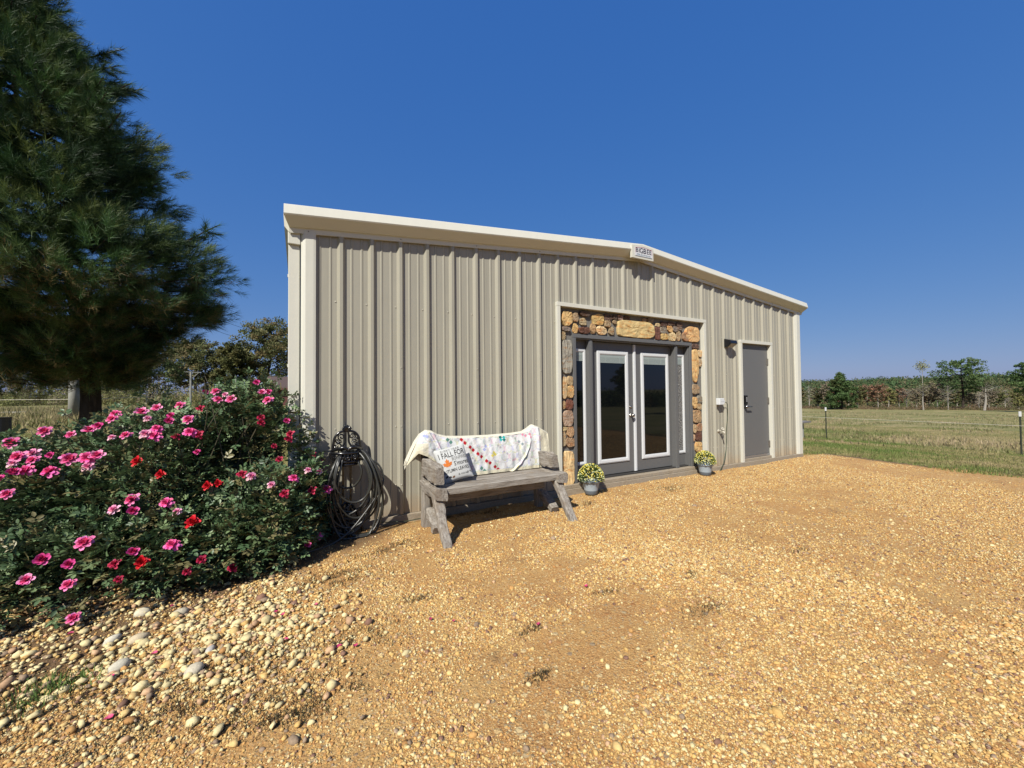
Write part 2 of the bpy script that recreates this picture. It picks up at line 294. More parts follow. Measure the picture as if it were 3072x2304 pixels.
# ---- mown and rough grass
n = 150000; P, d = fan(n, 8.5, 34, 1.25, 40, 55, 90); k = ~yard(P, -.15) & (P[:, 0] > 9.2); P = P[k]
gcols = [(.13, .19, .045), (.19, .22, .065), (.26, .24, .095), (.33, .28, .125), (.40, .32, .17)]
blades('grass', np.column_stack([P, gz(P[:, 0], P[:, 1])]), .055, .7, .016, gcols, grass_mat, 41, kind='stuff', label='short autumn grass beside and beyond the gravel yard', cat='grass')
n = 90000; P, d = fan(n, 4.5, 26, 1.2, 42, -34, 3); k = ~yard(P, -.15) & ((P[:, 0] < -2.9) | (P[:, 1] > 1.0)) & (P[:, 0] < -.6); P = P[k]
blades('lawn_grass', np.column_stack([P, gz(P[:, 0], P[:, 1])]), .05, .7, .016, gcols, grass_mat, 43, kind='stuff', label='thin yellow green grass under the pine', cat='grass')
n = 26000; P, d = fan(n, 17, 75, 1.0, 44, 50, 84); k = (vnoise(P[:, 0]*.35, P[:, 1]*.35, 8) > .45); P = P[k]
blades('pasture_weeds', np.column_stack([P, gz(P[:, 0], P[:, 1])]), .17, .8, .05, [(.17, .18, .07), (.22, .22, .09), (.28, .25, .12), (.33, .26, .14), (.38, .30, .18)], grass_mat, 45, kind='stuff', label='rough weedy pasture beyond the wire fence', cat='pasture')
n = 22000; P, d = fan(n, 8, 40, 1.0, 46, -34, -2); k = (P[:, 1] > 11); P = P[k]
blades('field_weeds', np.column_stack([P, gz(P[:, 0], P[:, 1])]), .25, .6, .04, [(.25, .22, .11), (.34, .28, .15), (.16, .16, .06)], grass_mat, 47, kind='stuff', label='tall tan field weeds behind the pine', cat='field')
# ---- fallen rose petals
petal_mat = plain('petal_mat', (.62, .05, .16), .6)
PT = [(-1.221, -1.748), (-1.129, -2.066), (-.525, -1.483), (-.491, -1.54), (-.436, -1.619), (-.676, -1.484), (-.467, -1.841), (-.205, -2.055), (-.124, -2.092), (-.303, -1.531), (.312, -2.053), (-1.127, -1.079), (-1.254, -1.217), (-1.842, -.728), (-1.556, -1.2), (-1.09, -1.606), (1.408, -2.178), (.866, -2.398), (.432, -2.126)]
PL = ['crimson petal beside the largest white river stone', 'pink petal on stones nearest the viewer at left', 'pink petal, farthest of the trio before the bush shadow', 'bright pink petal in the middle of the trio', 'pink petal, nearest of the trio before the bush shadow', 'lone pink petal between bush and trio of petals', 'dark red petal beside a weedy patch', 'crimson petal, left of the close pair on orange gravel', 'crimson petal, right of the close pair on orange gravel', 'small pink petal beyond the trio towards the hose', 'red petal on bare orange soil right of the close pair', 'pink petal at the foot of the rose bush', 'pale petal lying on cream stones under the bush', 'petal under the left skirt of the bush', 'petal on stones below the lowest rose', 'petal on stones beside the broad cream stone', 'bright red petal farthest right on open gravel', 'pink petal on open gravel nearest the viewer', 'tiny red petal left of the open gravel']
for (x, y), lb in zip(PT, PL):
    b = MB(); a = rng.uniform(0, 6); s = rng.uniform(.011, .017); z = gzf(x, y)+.012; ring = [[], [], []]
    for q in range(10):
        w = a+2*pi*q/10; rr_ = s*(1+.18*sin(2*w)); 
        for li, f in enumerate((.05, .6, 1)): ring[li].append((x+cos(w)*rr_*f, y+sin(w)*rr_*f*.8, z+f*f*.007*(1+.5*sin(w*2+a))))
    b.loft(ring, cap=False); tag(b.build('rose_petal', petal_mat, smooth=True), lb, 'petal', 'fallen rose petals on the gravel')

# ------------------------------------------------------------------ the metal building
FT = .3048; XL, XR, XC = -.381, 8.925, 4.267
def ztop(x): return 3.351-.09*abs(x-XC)+.03
def metal(name, c, rough=.38, spec=.5, dirt=False):
    t = NT(name); v = t.pos(); n = t.noise(v, 3, 4); n2 = t.noise(t.pos((1, 1, .15)), 14, 5, .7)
    col = t.mix(n, tuple(x*.96 for x in c), tuple(x*1.03 for x in c)); col = t.mix(t.ramp(n2, [(.6, (0, 0, 0)), (.85, (.25,)*3)]), col, tuple(x*.75 for x in c))
    if dirt:
        sp = t.n('SeparateXYZ'); t.l(v, sp.inputs[0]); dz = t.math('ADD', sp.outputs[2], t.math('MULTIPLY', t.noise(t.pos((1, 1, .6)), 3.5, 6, .7), .42)); col = t.mix(t.ramp(dz, [(.10, (.75,)*3), (.42, (0, 0, 0))]), col, (.42, .27, .14)); 
        col = t.mix(t.math('MULTIPLY', t.ramp(t.noise(t.pos((9, 9, .35)), 1.5, 4, .6), [(.50, (0, 0, 0)), (.75, (1, 1, 1))]), .28), col, tuple(x*.62 for x in c))
    return t.fin(col, rough, t.bump(t.noise(t.pos((1.6, 1, .55)), 2.2, 3), .5, .012), 0, spec)
siding_mat = metal('siding_mat', (.44, .414, .326), dirt=True); trim_mat = metal('trim_mat', (.77, .755, .645)); roof_mat = metal('roof_mat', (.72, .69, .60))
grey_mat = plain('grey_paint_mat', (.155, .155, .152), .45, .04, 6); white_mat = plain('white_vinyl_mat', (.80, .82, .82), .35, .03, 6)
bld = thing('metal_building', 'tan ribbed metal building with low gable roof and stone framed double doors', 'building', (XC, 0, 0))
def segs(extra, x0, x1):
    """(x, y) profile of the ribbed panel"""
    p = []
    for k in range(-3, 32):
        e = k*FT
        p += [(e-.056, 0), (e-.030, -.032), (e, -.032), (e+.026, 0)]
        for m in (e+.088, e+.188): p += [(m-.014, 0), (m-.007, -.006), (m+.007, -.006), (m+.014, 0)]
    p = [q for q in p if x0 < q[0] < x1]; xs = [q[0] for q in p]; ys = [q[1] for q in p]
    for x in sorted(set(list(extra)+[x0, x1])): 
        if x not in xs: p.append((x, float(np.interp(x, xs, ys))))
    return sorted(p)
b = MB(); OPEN = [(2.735, 5.785, 2.515), (6.86, 7.81, 2.225)]
pr_ = segs([2.735, 5.785, 6.86, 7.81, XC], XL, XR)
for (xa, ya), (xb, yb) in zip(pr_, pr_[1:]):
    z0 = 0.0
    for o0, o1, oz in OPEN:
        if xa >= o0-1e-6 and xb <= o1+1e-6: z0 = oz
    b.poly([(xa, ya, z0), (xb, yb, z0), (xb, yb, ztop(xb)), (xa, ya, ztop(xa))])
b.build('front_siding', siding_mat, bld)
# side and back walls, ribbed too
DEP = 12.2
b = MB()
for X0, sx in ((XL, -1), (XR, 1)):
    for k in range(0, 40):
        e = k*FT; P = [(e, 0), (e+.12, 0), (e+.146, .032), (e+.176, .032), (e+.202, 0), (e+FT, 0)]
        for (ya, da), (yb, db) in zip(P, P[1:]):
            b.poly([(X0+sx*da*.5, ya, 0), (X0+sx*db*.5, yb, 0), (X0+sx*db*.5, yb, 2.93), (X0+sx*da*.5, ya, 2.93)])
b.poly([(XL, DEP, 0), (XR, DEP, 0), (XR, DEP, ztop(XR)), (XC, DEP, ztop(XC)), (XL, DEP, ztop(XL))])
b.build('side_and_back_siding', siding_mat, bld)
# roof
b = MB()
for s in (-1, 1):
    x1 = XC+s*4.78
    for k in range(32):
        pass
    n = 31
    for k in range(n):
        xa = XC+s*4.78*0; 
    b.loft([[(XC, y, 3.351+.235), (x1, y, 3.351+.235-.09*4.78), (x1, y, 3.351+.20-.09*4.78), (XC, y, 3.351+.20)] for y in (-.06, DEP+.1)])
    for k in range(1, 40):
        y = k*FT; b.loft([[(XC, y-.04, 3.588), (XC, y-.015, 3.618), (XC, y+.015, 3.618), (XC, y+.04, 3.588)], [(x1, y-.04, 3.588-.4302), (x1, y-.015, 3.618-.4302), (x1, y+.015, 3.618-.4302), (x1, y+.04, 3.588-.4302)]], cap=True, closed=False)
b.build('roof', roof_mat, bld)
# rake trim on each slope
RP = [(-.034, 0), (-.040, .048), (-.062, .052), (-.150, .128), (-.156, .140), (-.132, .232), (-.118, .243), (-.02, .240), (-.02, 0)]
for s in (-1, 1):
    b = MB(); xs = [XC, XC+s*(4.80 if s < 0 else 4.76)]
    if s < 0: ring2 = [(xs[1]+(.0 if y < -.1 else .045), y, 3.351+z-.09*4.8) for y, z in RP]
    else: ring2 = [(xs[1]-(.0 if y < -.1 else .03), y, 3.351+z-.09*4.76) for y, z in RP]
    b.loft([[(xs[0], y, 3.351+z) for y, z in RP], ring2]); o = b.build('rake_trim', trim_mat, bld)
    m = MB()
    for k in range(-1, 30):
        x = k*FT-.015
        if (x-XC)*s > 0 and k % 3 == 2: m.ball((x, -.042, 3.351+.02-.09*abs(x-XC)), .006)
    m.build('screws', plain('screw_mat', (.25, .22, .18), .4), o)['kind'] = 'stuff'
# ridge cap with the maker's plate
rc = MB(); PX = [(3.975, .0), (3.975, .195), (4.20, .222), (4.43, .195), (4.43, .0)]
def ridge(x, z): return 3.335+z
rc.loft([[(x, -.125, ridge(x, z)) for x, z in PX], [(x, -.166, ridge(x, z)) for x, z in PX]])
cap = rc.build('ridge_plate', trim_mat, bld, bevel=.004)
b = MB(); SG = [(4.035, .035), (4.035, .165), (4.205, .190), (4.40, .165), (4.40, .035)]
b.loft([[(x, -.1665, ridge(x, z)) for x, z in SG], [(x, -.170, ridge(x, z)) for x, z in SG]]); b.build('sign_face', plain('sign_white_mat', (.80, .80, .82), .4), cap)
def textmesh(txt, size, spacing=1.0, shear=0, bold=.012):
    cu = bpy.data.curves.new('text', 'FONT'); cu.body = txt; cu.size = size; cu.align_x = 'CENTER'; cu.align_y = 'CENTER'; cu.extrude = 0; cu.space_character = spacing; cu.shear = shear; cu.resolution_u = 3; cu.offset = size*bold
    o = bpy.data.objects.new('text', cu); COL.objects.link(o); dg = bpy.context.evaluated_depsgraph_get(); dg.update()
    me = bpy.data.meshes.new_from_object(o.evaluated_get(dg)); bpy.data.objects.remove(o); return me
def flat_text(name, txt, size, c, mat, parent, sx=1, off=0, spacing=1):
    me = textmesh(txt, size, spacing); o = origin(parent); V = np.array([v.co[:] for v in me.vertices]).copy()
    if off: V = np.vstack([V+np.array([dx, dy, 0]) for dx, dy in ((0, 0),)])
    for i, v in enumerate(me.vertices): v.co = (c[0]+V[i, 0]*sx-o.x, c[1]-o.y, c[2]+V[i, 1]-o.z)
    me.materials.clear(); return link(name, me, mat, parent)
blk = plain('sign_ink_mat', (.02, .02, .035), .5); red = plain('sign_red_mat', (.45, .06, .08), .5); teal = plain('sign_teal_mat', (.06, .20, .28), .5)
for i, (ch, x, sz) in enumerate((('B', 4.068, .092), ('I', 4.112, .100), ('G', 4.160, .110), ('B', 4.228, .112), ('E', 4.292, .100), ('E', 4.345, .092))):
    for dy in (0,):
        flat_text('sign_letter', ch, sz, (x+.006, -.1716-.0002*i, ridge(0, .122)), blk, cap, 1.0)
        b = MB()
flat_text('sign_lettering', 'STEEL BUILDINGS, INC.', .026, (4.218, -.1716, ridge(0, .062)), teal, cap, 1.1)
b = MB(); 
def strip(b, pts, w, y):
    for (xa, za), (xb, zb) in zip(pts, pts[1:]):
        d = Vector((xb-xa, 0, zb-za)).normalized(); n_ = Vector((-d.z, 0, d.x))*w/2; e = d*w/2; A = Vector((xa, y, za))-e; B = Vector((xb, y, zb))+e
        b.poly([A-n_, B-n_, B+n_, A+n_])
strip(b, [(4.046, ridge(0, .085)), (4.046, ridge(0, .160)), (4.205, ridge(0, .183)), (4.390, ridge(0, .160)), (4.390, ridge(0, .085))], .0055, -.1712)
b.build('sign_border', red, cap)
b = MB(); strip(b, [(4.05, ridge(0, .040)), (4.388, ridge(0, .040))], .004, -.1712); b.build('sign_rule', teal, cap)
# corner trims
b = MB(); b.loft([[(XL-.004, .16, z), (XL-.004, -.006, z), (XL+.012, -.030, z), (XL+.035, -.040, z), (-.275, -.040, z), (-.253, -.036, z), (-.250, 0, z), (-.245, .16, z)] for z in (-.004, ztop(XL)+.02)]); b.build('corner_trim', trim_mat, bld)
b = MB(); b.loft([[(XR+.004, .16, z), (XR+.004, -.030, z), (XR-.006, -.040, z), (8.80, -.040, z), (8.785, -.034, z), (8.745, -.022, z), (8.74, 0, z), (8.74, .16, z)] for z in (-.004, ztop(XR)+.02)]); b.build('corner_trim', trim_mat, bld)
# gutters and downspout
for s, X0 in ((-1, XL), (1, XR)):
    b = MB(); z = 2.93; xo = X0+s*.15
    b.loft([[(X0+s*.035, y, z+.10), (X0+s*.035, y, z+.005), (xo-s*.035, y, z+.005), (xo, y, z+.05), (xo+s*.008, y, z+.18), (X0+s*.02, y, z+.18)] for y in (-.02, DEP)]); b.build('gutter', trim_mat, bld)
ds = MB(); ds.box(-.496, -.396, .02, .11, -.05, 2.82); ds.box(-.500, -.390, -.012, .12, 2.82, 2.94)
o = ds.build('downspout', trim_mat, bld, bevel=.006)
for z in (.5, 1.6, 2.5): b = MB(); b.box(-.503, -.385, .055, .085, z, z+.03); b.build('strap', trim_mat, o)
# screws
b = MB()
for k in range(0, 29):
    for z, xo, yy in ((2.285, -.070, 0), (1.615, -.015, -.032), (.965, -.015, -.032), (.325, -.07, 0), (.325, -.015, -.032), (.965, -.07, 0)):
        x = k*FT+xo
        if yy == -.032 and k % 3 != 2 and k < 19: continue
        if z in (.965,) and yy == 0 and k % 2: continue
        if (2.70 < x < 5.83 and z < 2.54) or (6.78 < x < 7.88 and z < 2.3): continue
        b.ball((x, yy-.002, z), .0065)
b.build('screws', plain('siding_screw_mat', (.62, .58, .48), .35), bld)['kind'] = 'stuff'
# slab
t = NT('concrete_mat'); v = t.pos(); n1 = t.noise(v, 4, 6, .7); n2 = t.noise(v, 40, 4, .7)
c = t.ramp(n1, [(.3, (.30, .22, .14)), (.5, (.40, .33, .23)), (.7, (.36, .31, .25))]); c = t.mix(.5, c, t.ramp(n2, [(.3, (.25, .2, .14)), (.7, (.48, .42, .33))]))
conc = t.fin(c, .9, t.bump(n2, .5, .006), 0, .3)
b = MB(); b.box(XL+.01, XR-.01, -.047, 12, -.6, -.003); b.build('slab', conc, bld, bevel=.006)
b = MB(); b.box(2.745, 5.775, -.034, .6, -.0025, .050); b.build('door_slab', conc, bld, bevel=.006)
b = MB(); b.box(6.885, 7.795, -.02, .3, -.0025, .045); b.build('side_door_slab', conc, bld, bevel=.004)
# opening trims (jambs and head), double door bay
for x0, x1 in ((2.690, 2.744), (5.774, 5.832)):
    b = MB(); b.box(x0, x1, -.046, .05, -.004, 2.507); b.build('opening_trim', trim_mat, bld, bevel=.003)
b = MB(); b.box(2.688, 5.834, -.048, .05, 2.507, 2.562); b.build('opening_trim', trim_mat, bld, bevel=.003)
# stone facing
t = NT('stone_mat'); v = t.pos(); n1 = t.noise(v, 9, 6, .65); n2 = t.noise(v, 45, 4, .7); n3 = t.noise(t.pos((1, 1, 3.5)), 7, 5, .6)
c = t.mix(1.0, t.attr(), t.ramp(n1, [(.28, (.38, .37, .37)), (.46, (.92, .90, .88)), (.7, (1.3, 1.27, 1.22))]), 'MULTIPLY'); c = t.mix(t.ramp(n3, [(.52, (0, 0, 0)), (.60, (.7, .7, .7))]), c, t.mix(1.0, c, (.95, .62, .40), 'MULTIPLY'))
c = t.mix(t.ramp(n2, [(.62, (0, 0, 0)), (.75, (.6,)*3)]), c, (.13, .09, .06))
stone_mat = t.fin(c, .85, t.bump(t.math('ADD', n1, t.math('MULTIPLY', n2, .5)), .7, .015), 0, .3)
mortar = plain('mortar_mat', (.20, .19, .17), .95, .3, 30, 0, .8)
SC = dict(y=(.70, .48, .21), Y=(.80, .58, .28), t=(.46, .35, .21), c=(.74, .58, .33), d=(.14, .095, .07), r=(.17, .08, .055), g=(.30, .26, .21), G=(.44, .40, .35), o=(.47, .31, .17), p=(.42, .30, .24))
STONES = [(2.798,2.254,2.98,2.453,'y'),(3.005,2.326,3.08,2.447,'t'),(2.997,2.16,3.078,2.29,'y'),(3.113,2.415,3.299,2.476,'d'),(3.124,2.286,3.232,2.382,'t'),(3.102,2.165,3.282,2.251,'r'),(3.337,2.311,3.558,2.467,'y'),(3.315,2.175,3.401,2.315,'o'),(3.427,2.17,3.609,2.29,'c'),(3.572,2.39,3.731,2.474,'d'),(3.584,2.288,3.68,2.378,'t'),(3.657,2.176,3.748,2.293,'t'),(3.745,2.41,3.809,2.475,'d'),(3.744,2.351,3.8,2.394,'t'),(3.837,2.419,3.938,2.484,'p'),(3.974,2.425,4.077,2.485,'d'),(3.819,2.163,4.621,2.418,'Y'),(4.364,2.433,4.434,2.475,'t'),(4.473,2.43,4.6,2.489,'g'),(4.655,2.376,4.745,2.422,'c'),(4.643,2.157,4.733,2.364,'r'),(4.77,2.386,4.903,2.455,'d'),(4.751,2.269,4.9,2.374,'g'),(4.764,2.166,4.922,2.259,'y'),(4.928,2.414,5.09,2.463,'d'),(4.926,2.303,5.045,2.4,'y'),(4.973,2.159,5.101,2.295,'c'),(5.142,2.407,5.273,2.472,'d'),(5.062,2.317,5.152,2.4,'g'),(5.169,2.348,5.263,2.396,'g'),(5.136,2.167,5.233,2.334,'t'),(5.285,2.171,5.447,2.316,'o'),(5.358,2.168,5.707,2.424,'y'),(2.808,2.184,2.935,2.233,'g'),(2.794,2.053,2.854,2.161,'t'),(2.802,1.582,2.965,2.056,'G'),(2.8,1.234,2.874,1.536,'c'),(2.887,1.427,2.966,1.545,'t'),(2.888,1.25,2.981,1.415,'y'),(2.786,1.097,2.845,1.2,'o'),(2.856,1.086,2.971,1.219,'r'),(2.79,0.854,2.964,1.07,'p'),(2.792,0.8,2.859,0.84,'c'),(2.869,0.705,2.978,0.843,'o'),(2.779,0.584,2.838,0.789,'t'),(2.846,0.568,2.984,0.689,'o'),(2.783,0.031,2.978,0.51,'Y'),(5.521,2.06,5.701,2.135,'d'),(5.511,1.47,5.674,2.042,'y'),(5.694,1.914,5.77,2.033,'c'),(5.695,1.751,5.768,1.881,'t'),(5.499,1.273,5.677,1.438,'t'),(5.498,1.033,5.611,1.218,'y'),(5.623,1.126,5.741,1.244,'g'),(5.626,1.008,5.737,1.105,'t'),(5.517,0.782,5.722,0.995,'o'),(5.51,0.609,5.597,0.75,'t'),(5.611,0.634,5.729,0.769,'o'),(5.561,0.471,5.734,0.62,'r'),(5.506,0.472,5.55,0.578,'t'),(5.562,0.273,5.732,0.447,'y')]
mt = MB(); mt.box(2.744, 5.774, .030, .12, 2.151, 2.507); mt.box(2.744, 2.987, .030, .12, .051, 2.151); mt.box(5.508, 5.774, .030, .12, .051, 2.151)
sf = mt.build('stone_facing', mortar, bld)
b = MB(); R = random.Random(5)
for x0, z0, x1, z1, k in STONES:
    x1 = min(x1, 5.772); x0 = max(x0, 2.75); z1 = min(z1, 2.503); cx, cz, hx, hz = (x0+x1)/2, (z0+z1)/2, (x1-x0)/2+.007, (z1-z0)/2+.007
    f = R.uniform(.85, 1.12); b.cur = tuple(min(.9, q*f*R.uniform(.95, 1.05)) for q in SC[k]); dp = R.uniform(.022, .042); n = 28; K = R.randint(4, 6); cor = [] if k in 'YG' else [(2*pi*(q_+.5+R.uniform(-.3, .3))/K, R.uniform(.92, 1.22)) for q_ in range(K)]; ph = [R.uniform(0, 6) for _ in range(3)]; sq = R.uniform(3, 6)
    rings = []
    for f_, y in ((1.0, .034), (.99, .030-dp*.85), (.955, .030-dp), (.6, .030-dp*1.03), (.25, .030-dp)):
        ring = []
        for q in range(n):
            a = 2*pi*q/n; ca, sa = cos(a), sin(a); rad = 1/((abs(ca)**5+abs(sa)**5)**(1/5)); pl_ = 9
            for (ca_, cr_) in cor:
                dd_ = cos(a-ca_)
                if dd_ > .2: pl_ = min(pl_, cr_*1.0/dd_)
            rad = min(rad, pl_)*(1+.02*sin(5*a+ph[2])+.015*sin(9*a+ph[0]))
            ring.append((cx+hx*ca*rad*f_*.97, y+R.uniform(-.004, .004)*(f_ < .97), cz+hz*sa*rad*f_*.97))
        rings.append(ring)
    b.loft(rings, cap=True)
b.build('stones', stone_mat, sf, smooth=False, cols=True)
# ---- double door unit
dark_mat = plain('door_shadow_gap_mat', (.03, .03, .03), .8)
fr = MB(); 
for a in ((2.988, 3.040, .004, .16, .052, 2.095), (5.455, 5.507, .004, .16, .052, 2.095), (2.986, 5.509, .002, .16, 2.095, 2.150)): fr.box(*a)
for a in ((3.040, 3.062, .030, .16, .052, 2.078), (5.433, 5.455, .030, .16, .052, 2.078), (3.040, 5.455, .028, .16, 2.078, 2.095)): fr.box(*a)
unit = fr.build('door_frame', grey_mat, bld, bevel=.004)
for x0 in (3.292, 5.110):
    m = MB(); m.box(x0, x0+.066, .028, .16, .053, 2.077); m.box(x0-.001+.017, x0+.05, .022, .028, .056, 2.076); m.build('mullion_post', grey_mat, unit, bevel=.003)
m = MB(); m.box(3.063, 5.432, .05, .16, .051, .070); m.build('sill', plain('sill_mat', (.05, .048, .045), .5), unit)
t = NT('door_glass_mat'); t.fin((.004, .005, .006), .03, t.bump(t.noise(t.pos(), 1.3, 2), .015, .05), 0, .5); glass_mat = t.m
t = NT('pebbled_glass_mat'); v = t.pos(); n1 = t.vor(v, 85); n2 = t.noise(v, 70, 4, .7)
t.fin(t.ramp(n2, [(.42, (.02, .02, .02)), (.5, (.16, .155, .14)), (.60, (.50, .49, .46))]), .25, t.bump(n1.outputs['Distance'], .8, .01), 0, .6); obsc_mat = t.m
blind_mat = plain('blind_mat', (.36, .42, .40), .5, .05)
def lite(parent, x0, x1, z0, z1, y, fw_, gmat, blind_z, name='window_frame'):
    """raised white window frame with pane and drawn-up blind"""
    b = MB()
    for k, (d, yy) in enumerate(((0, y), (.012, y-.006))):
        a0, a1, c0, c1 = x0+d, x1-d, z0+d, z1-d; w = fw_-2*d if k else fw_
        b.box(a0, a0+w, yy-.014, yy, c0, c1); b.box(a1-w, a1, yy-.014, yy, c0, c1); b.box(a0+w, a1-w, yy-.014, yy, c0, c0+w); b.box(a0+w, a1-w, yy-.014, yy, c1-w, c1)
    f = b.build(name, white_mat, parent, bevel=.003)
    g_ = MB(); g_.box(x0+fw_-.002, x1-fw_+.002, y-.003, y+.001, z0+fw_-.002, z1-fw_+.002); g_.build('pane', gmat, f)
    if blind_z:
        s = MB(); zt = z1-fw_; n = 5
        s.box(x0+fw_, x1-fw_, y-.008, y-.0035, zt-.035, zt)
        for i in range(n):
            a = zt-.035-(zt-.035-blind_z)*(i)/n; c_ = zt-.035-(zt-.035-blind_z)*(i+.82)/n; s.box(x0+fw_+.003, x1-fw_-.003, y-.0075, y-.004, c_, a)
        s.box(x0+fw_+.003, x1-fw_-.003, y-.010, y-.004, blind_z-.012, blind_z)
        for q in (.22, .78):
            xx = x0+fw_+(x1-x0-2*fw_)*q; s.box(xx-.004, xx+.004, y-.0105, y-.0085, blind_z, zt-.035)
        s.build('blind', blind_mat, f)
    return f
for x0, x1, l0, l1 in ((3.365, 4.250, 3.502, 4.130), (4.268, 5.110, 4.404, 5.040)):
    b = MB(); b.box(x0, x1, .118, .155, .080, 2.072); d_ = b.build('door', grey_mat, unit, bevel=.003)
    lite(d_, l0, l1, .252, 1.948, .118, .062, glass_mat, 1.775)
    if x0 < 4:
        k = MB(); k.lathe((0, 0, 0), [(.024, 0), (.026, .006), (.018, .010), (.014, .013), (.0001, .013)], 16); 
        def rot(mb, c): mb.v = [(c[0]+x, c[1]-z, c[2]+y) for x, y, z in mb.v]; return mb
        ch = plain('nickel_mat', (.55, .52, .47), .25, .05, 8, 1.0)
        rot(k, (4.178, .118, 1.085)).build('deadbolt', ch, d_, smooth=True)
        k = MB(); k.lathe((0, 0, 0), [(.030, 0), (.030, .006), (.012, .010), (.012, .035), (.022, .042), (.028, .055), (.026, .068), (.015, .075), (.0001, .076)], 16)
        rot(k, (4.178, .118, .955)).build('door_knob', ch, d_, smooth=True)
b = MB(); b.box(4.238, 4.288, .100, .120, .082, 2.065); b.box(4.246, 4.280, .095, .100, .084, 2.063); b.build('astragal', white_mat, unit, bevel=.003)
for x0, x1, l0, l1, gm_ in ((3.062, 3.292, 3.066, 3.288, glass_mat), (5.176, 5.433, 5.200, 5.431, obsc_mat)):
    b = MB(); b.box(x0, x1, .118, .155, .072, 2.077); s_ = b.build('sidelight', grey_mat, unit)
    lite(s_, l0, l1, .268, 1.955, .118, .048, gm_, 1.79)
b = MB(); b.box(2.75, 5.77, .16, .18, -.002, 2.51); b.build('backing_wall', dark_mat, bld)
# ---- grey service door on the right
b = MB(); b.box(6.812, 6.872, -.046, .10, -.004, 2.215); b.box(7.800, 7.862, -.046, .10, -.004, 2.215); b.box(6.810, 7.864, -.048, .10, 2.215, 2.272)
sf2 = b.build('service_door_frame', trim_mat, bld, bevel=.003)
b = MB(); b.box(6.874, 7.798, .020, .07, .092, 2.213); sd = b.build('service_door', plain('service_door_mat', (.165, .165, .160), .5, .03, 4), bld, bevel=.003)
b = MB(); b.box(6.874, 7.798, .012, .07, .052, .090); b.build('door_sweep', plain('sweep_mat', (.42, .42, .43), .3, .05, 5, .6), sd)
for z in (.21, 1.06, 1.83):
    b = MB(); b.box(7.760, 7.796, .014, .020, z, z+.125); b.tube([(7.792, .010, z), (7.792, .010, z+.125)], .009, 8); b.build('hinge', plain('hinge_mat', (.45, .42, .37), .35, .05, 6, .8), sd)
lk = plain('lock_mat', (.012, .012, .014), .25); b = MB(); b.box(6.965, 7.030, -.030, .020, 1.065, 1.235); lo = b.build('keypad_lock', lk, sd, bevel=.006)
b = MB(); b.tube([(6.997, .020, 1.02), (6.997, -.035, 1.02), (7.015, -.045, 1.022), (7.14, -.045, 1.022)], [.030, .026, .013, .011], 12); b.build('lever_handle', plain('lever_mat', (.30, .30, .31), .25, .05, 5, .9), sd, smooth=True)
b = MB()
for i in range(4):
    for j in range(2): b.box(6.980+j*.02, 6.992+j*.02, -.033, -.030, 1.12+i*.022, 1.132+i*.022)
b.build('keypad_button', plain('key_mat', (.5, .5, .5), .5), lo)
# ---- wall light, power outlet, faucet (fixed to the wall, each a thing)
wl = thing('wall_light', 'small black wedge shaped light fixed high on the wall beside the grey door', 'wall light', (6.45, -.03, 2.20))
b = MB(); b.loft([[(x, -.032, 2.265), (x, -.032, 2.115), (x, -.075, 2.105), (x, -.165, 2.170), (x, -.150, 2.225)] for x in (6.345, 6.535)]); b.build('housing', lk, wl, bevel=.004)
b = MB(); b.loft([[(x, -.0815+dy, 2.1055-dz), (x, -.1585+dy, 2.1655-dz), (x, -.1600+dy, 2.1635-dz), (x, -.083+dy, 2.1035-dz)] for x, dy, dz in ((6.365, 0, 0), (6.515, 0, 0))]); b.build('lens', plain('lens_mat', (.35, .31, .24), .3), wl)
ol = thing('power_outlet', 'square white outdoor outlet box with a plugged in cord', 'outlet', (6.15, -.03, 1.13))
b = MB(); b.box(6.085, 6.215, -.100, -.006, 1.078, 1.192); b.build('box', white_mat, ol, bevel=.008)
b = MB(); b.box(6.20, 6.245, -.088, -.045, 1.105, 1.16); b.box(6.10, 6.20, -.104, -.100, 1.135, 1.14); b.build('plug', white_mat, ol, bevel=.004)
fc = thing('faucet', 'pale hose faucet sticking out of the wall below the outlet', 'faucet', (6.17, -.03, .62)); fm = plain('faucet_mat', (.62, .58, .47), .4, .1, 9)
b = MB(); b.tube([(6.17, 0, .61), (6.17, -.075, .61), (6.17, -.105, .60), (6.17, -.125, .565)], [.013, .013, .015, .014], 10); b.tube([(6.17, -.004, .61), (6.17, -.012, .61)], .032, 12); b.build('spout', fm, fc, smooth=True)
b = MB(); b.tube([(6.17, -.07, .61), (6.17, -.085, .650)], .008, 8); 
for q in range(6): a = q*pi/3; b.ball((6.17+.026*cos(a), -.088+.010*sin(a), .652+.018*sin(a)), .012)
b.tube([(6.17+.026*cos(q*pi/8), -.088+.010*sin(q*pi/8), .652+.018*sin(q*pi/8)) for q in range(17)], .007, 6); b.build('handle', fm, fc, smooth=True)
def spline(pts, n=8):
    P = [Vector(p) for p in pts]; P = [P[0]*2-P[1]]+P+[P[-1]*2-P[-2]]; out = []
    for i in range(1, len(P)-2):
        for k in range(n):
            t_ = k/n; a, b_, c_, d_ = P[i-1:i+3]; out.append(.5*((2*b_)+(c_-a)*t_+(2*a-5*b_+4*c_-d_)*t_*t_+(3*b_-a-3*c_+d_)*t_**3))
    out.append(P[-2]); return out
cm = plain('green_cord_mat', (.055, .075, .04), .5)
b = MB(); b.tube(spline([(6.245, -.07, 1.13), (6.30, -.09, 1.10), (6.345, -.07, .99), (6.365, -.05, .82), (6.33, -.05, .62), (6.32, -.05, .40), (6.29, -.055, .20), (6.20, -.065, .04), (6.07, -.09, -.06), (5.95, -.14, -.085), (5.86, -.18, -.085)]), .0055, 6)
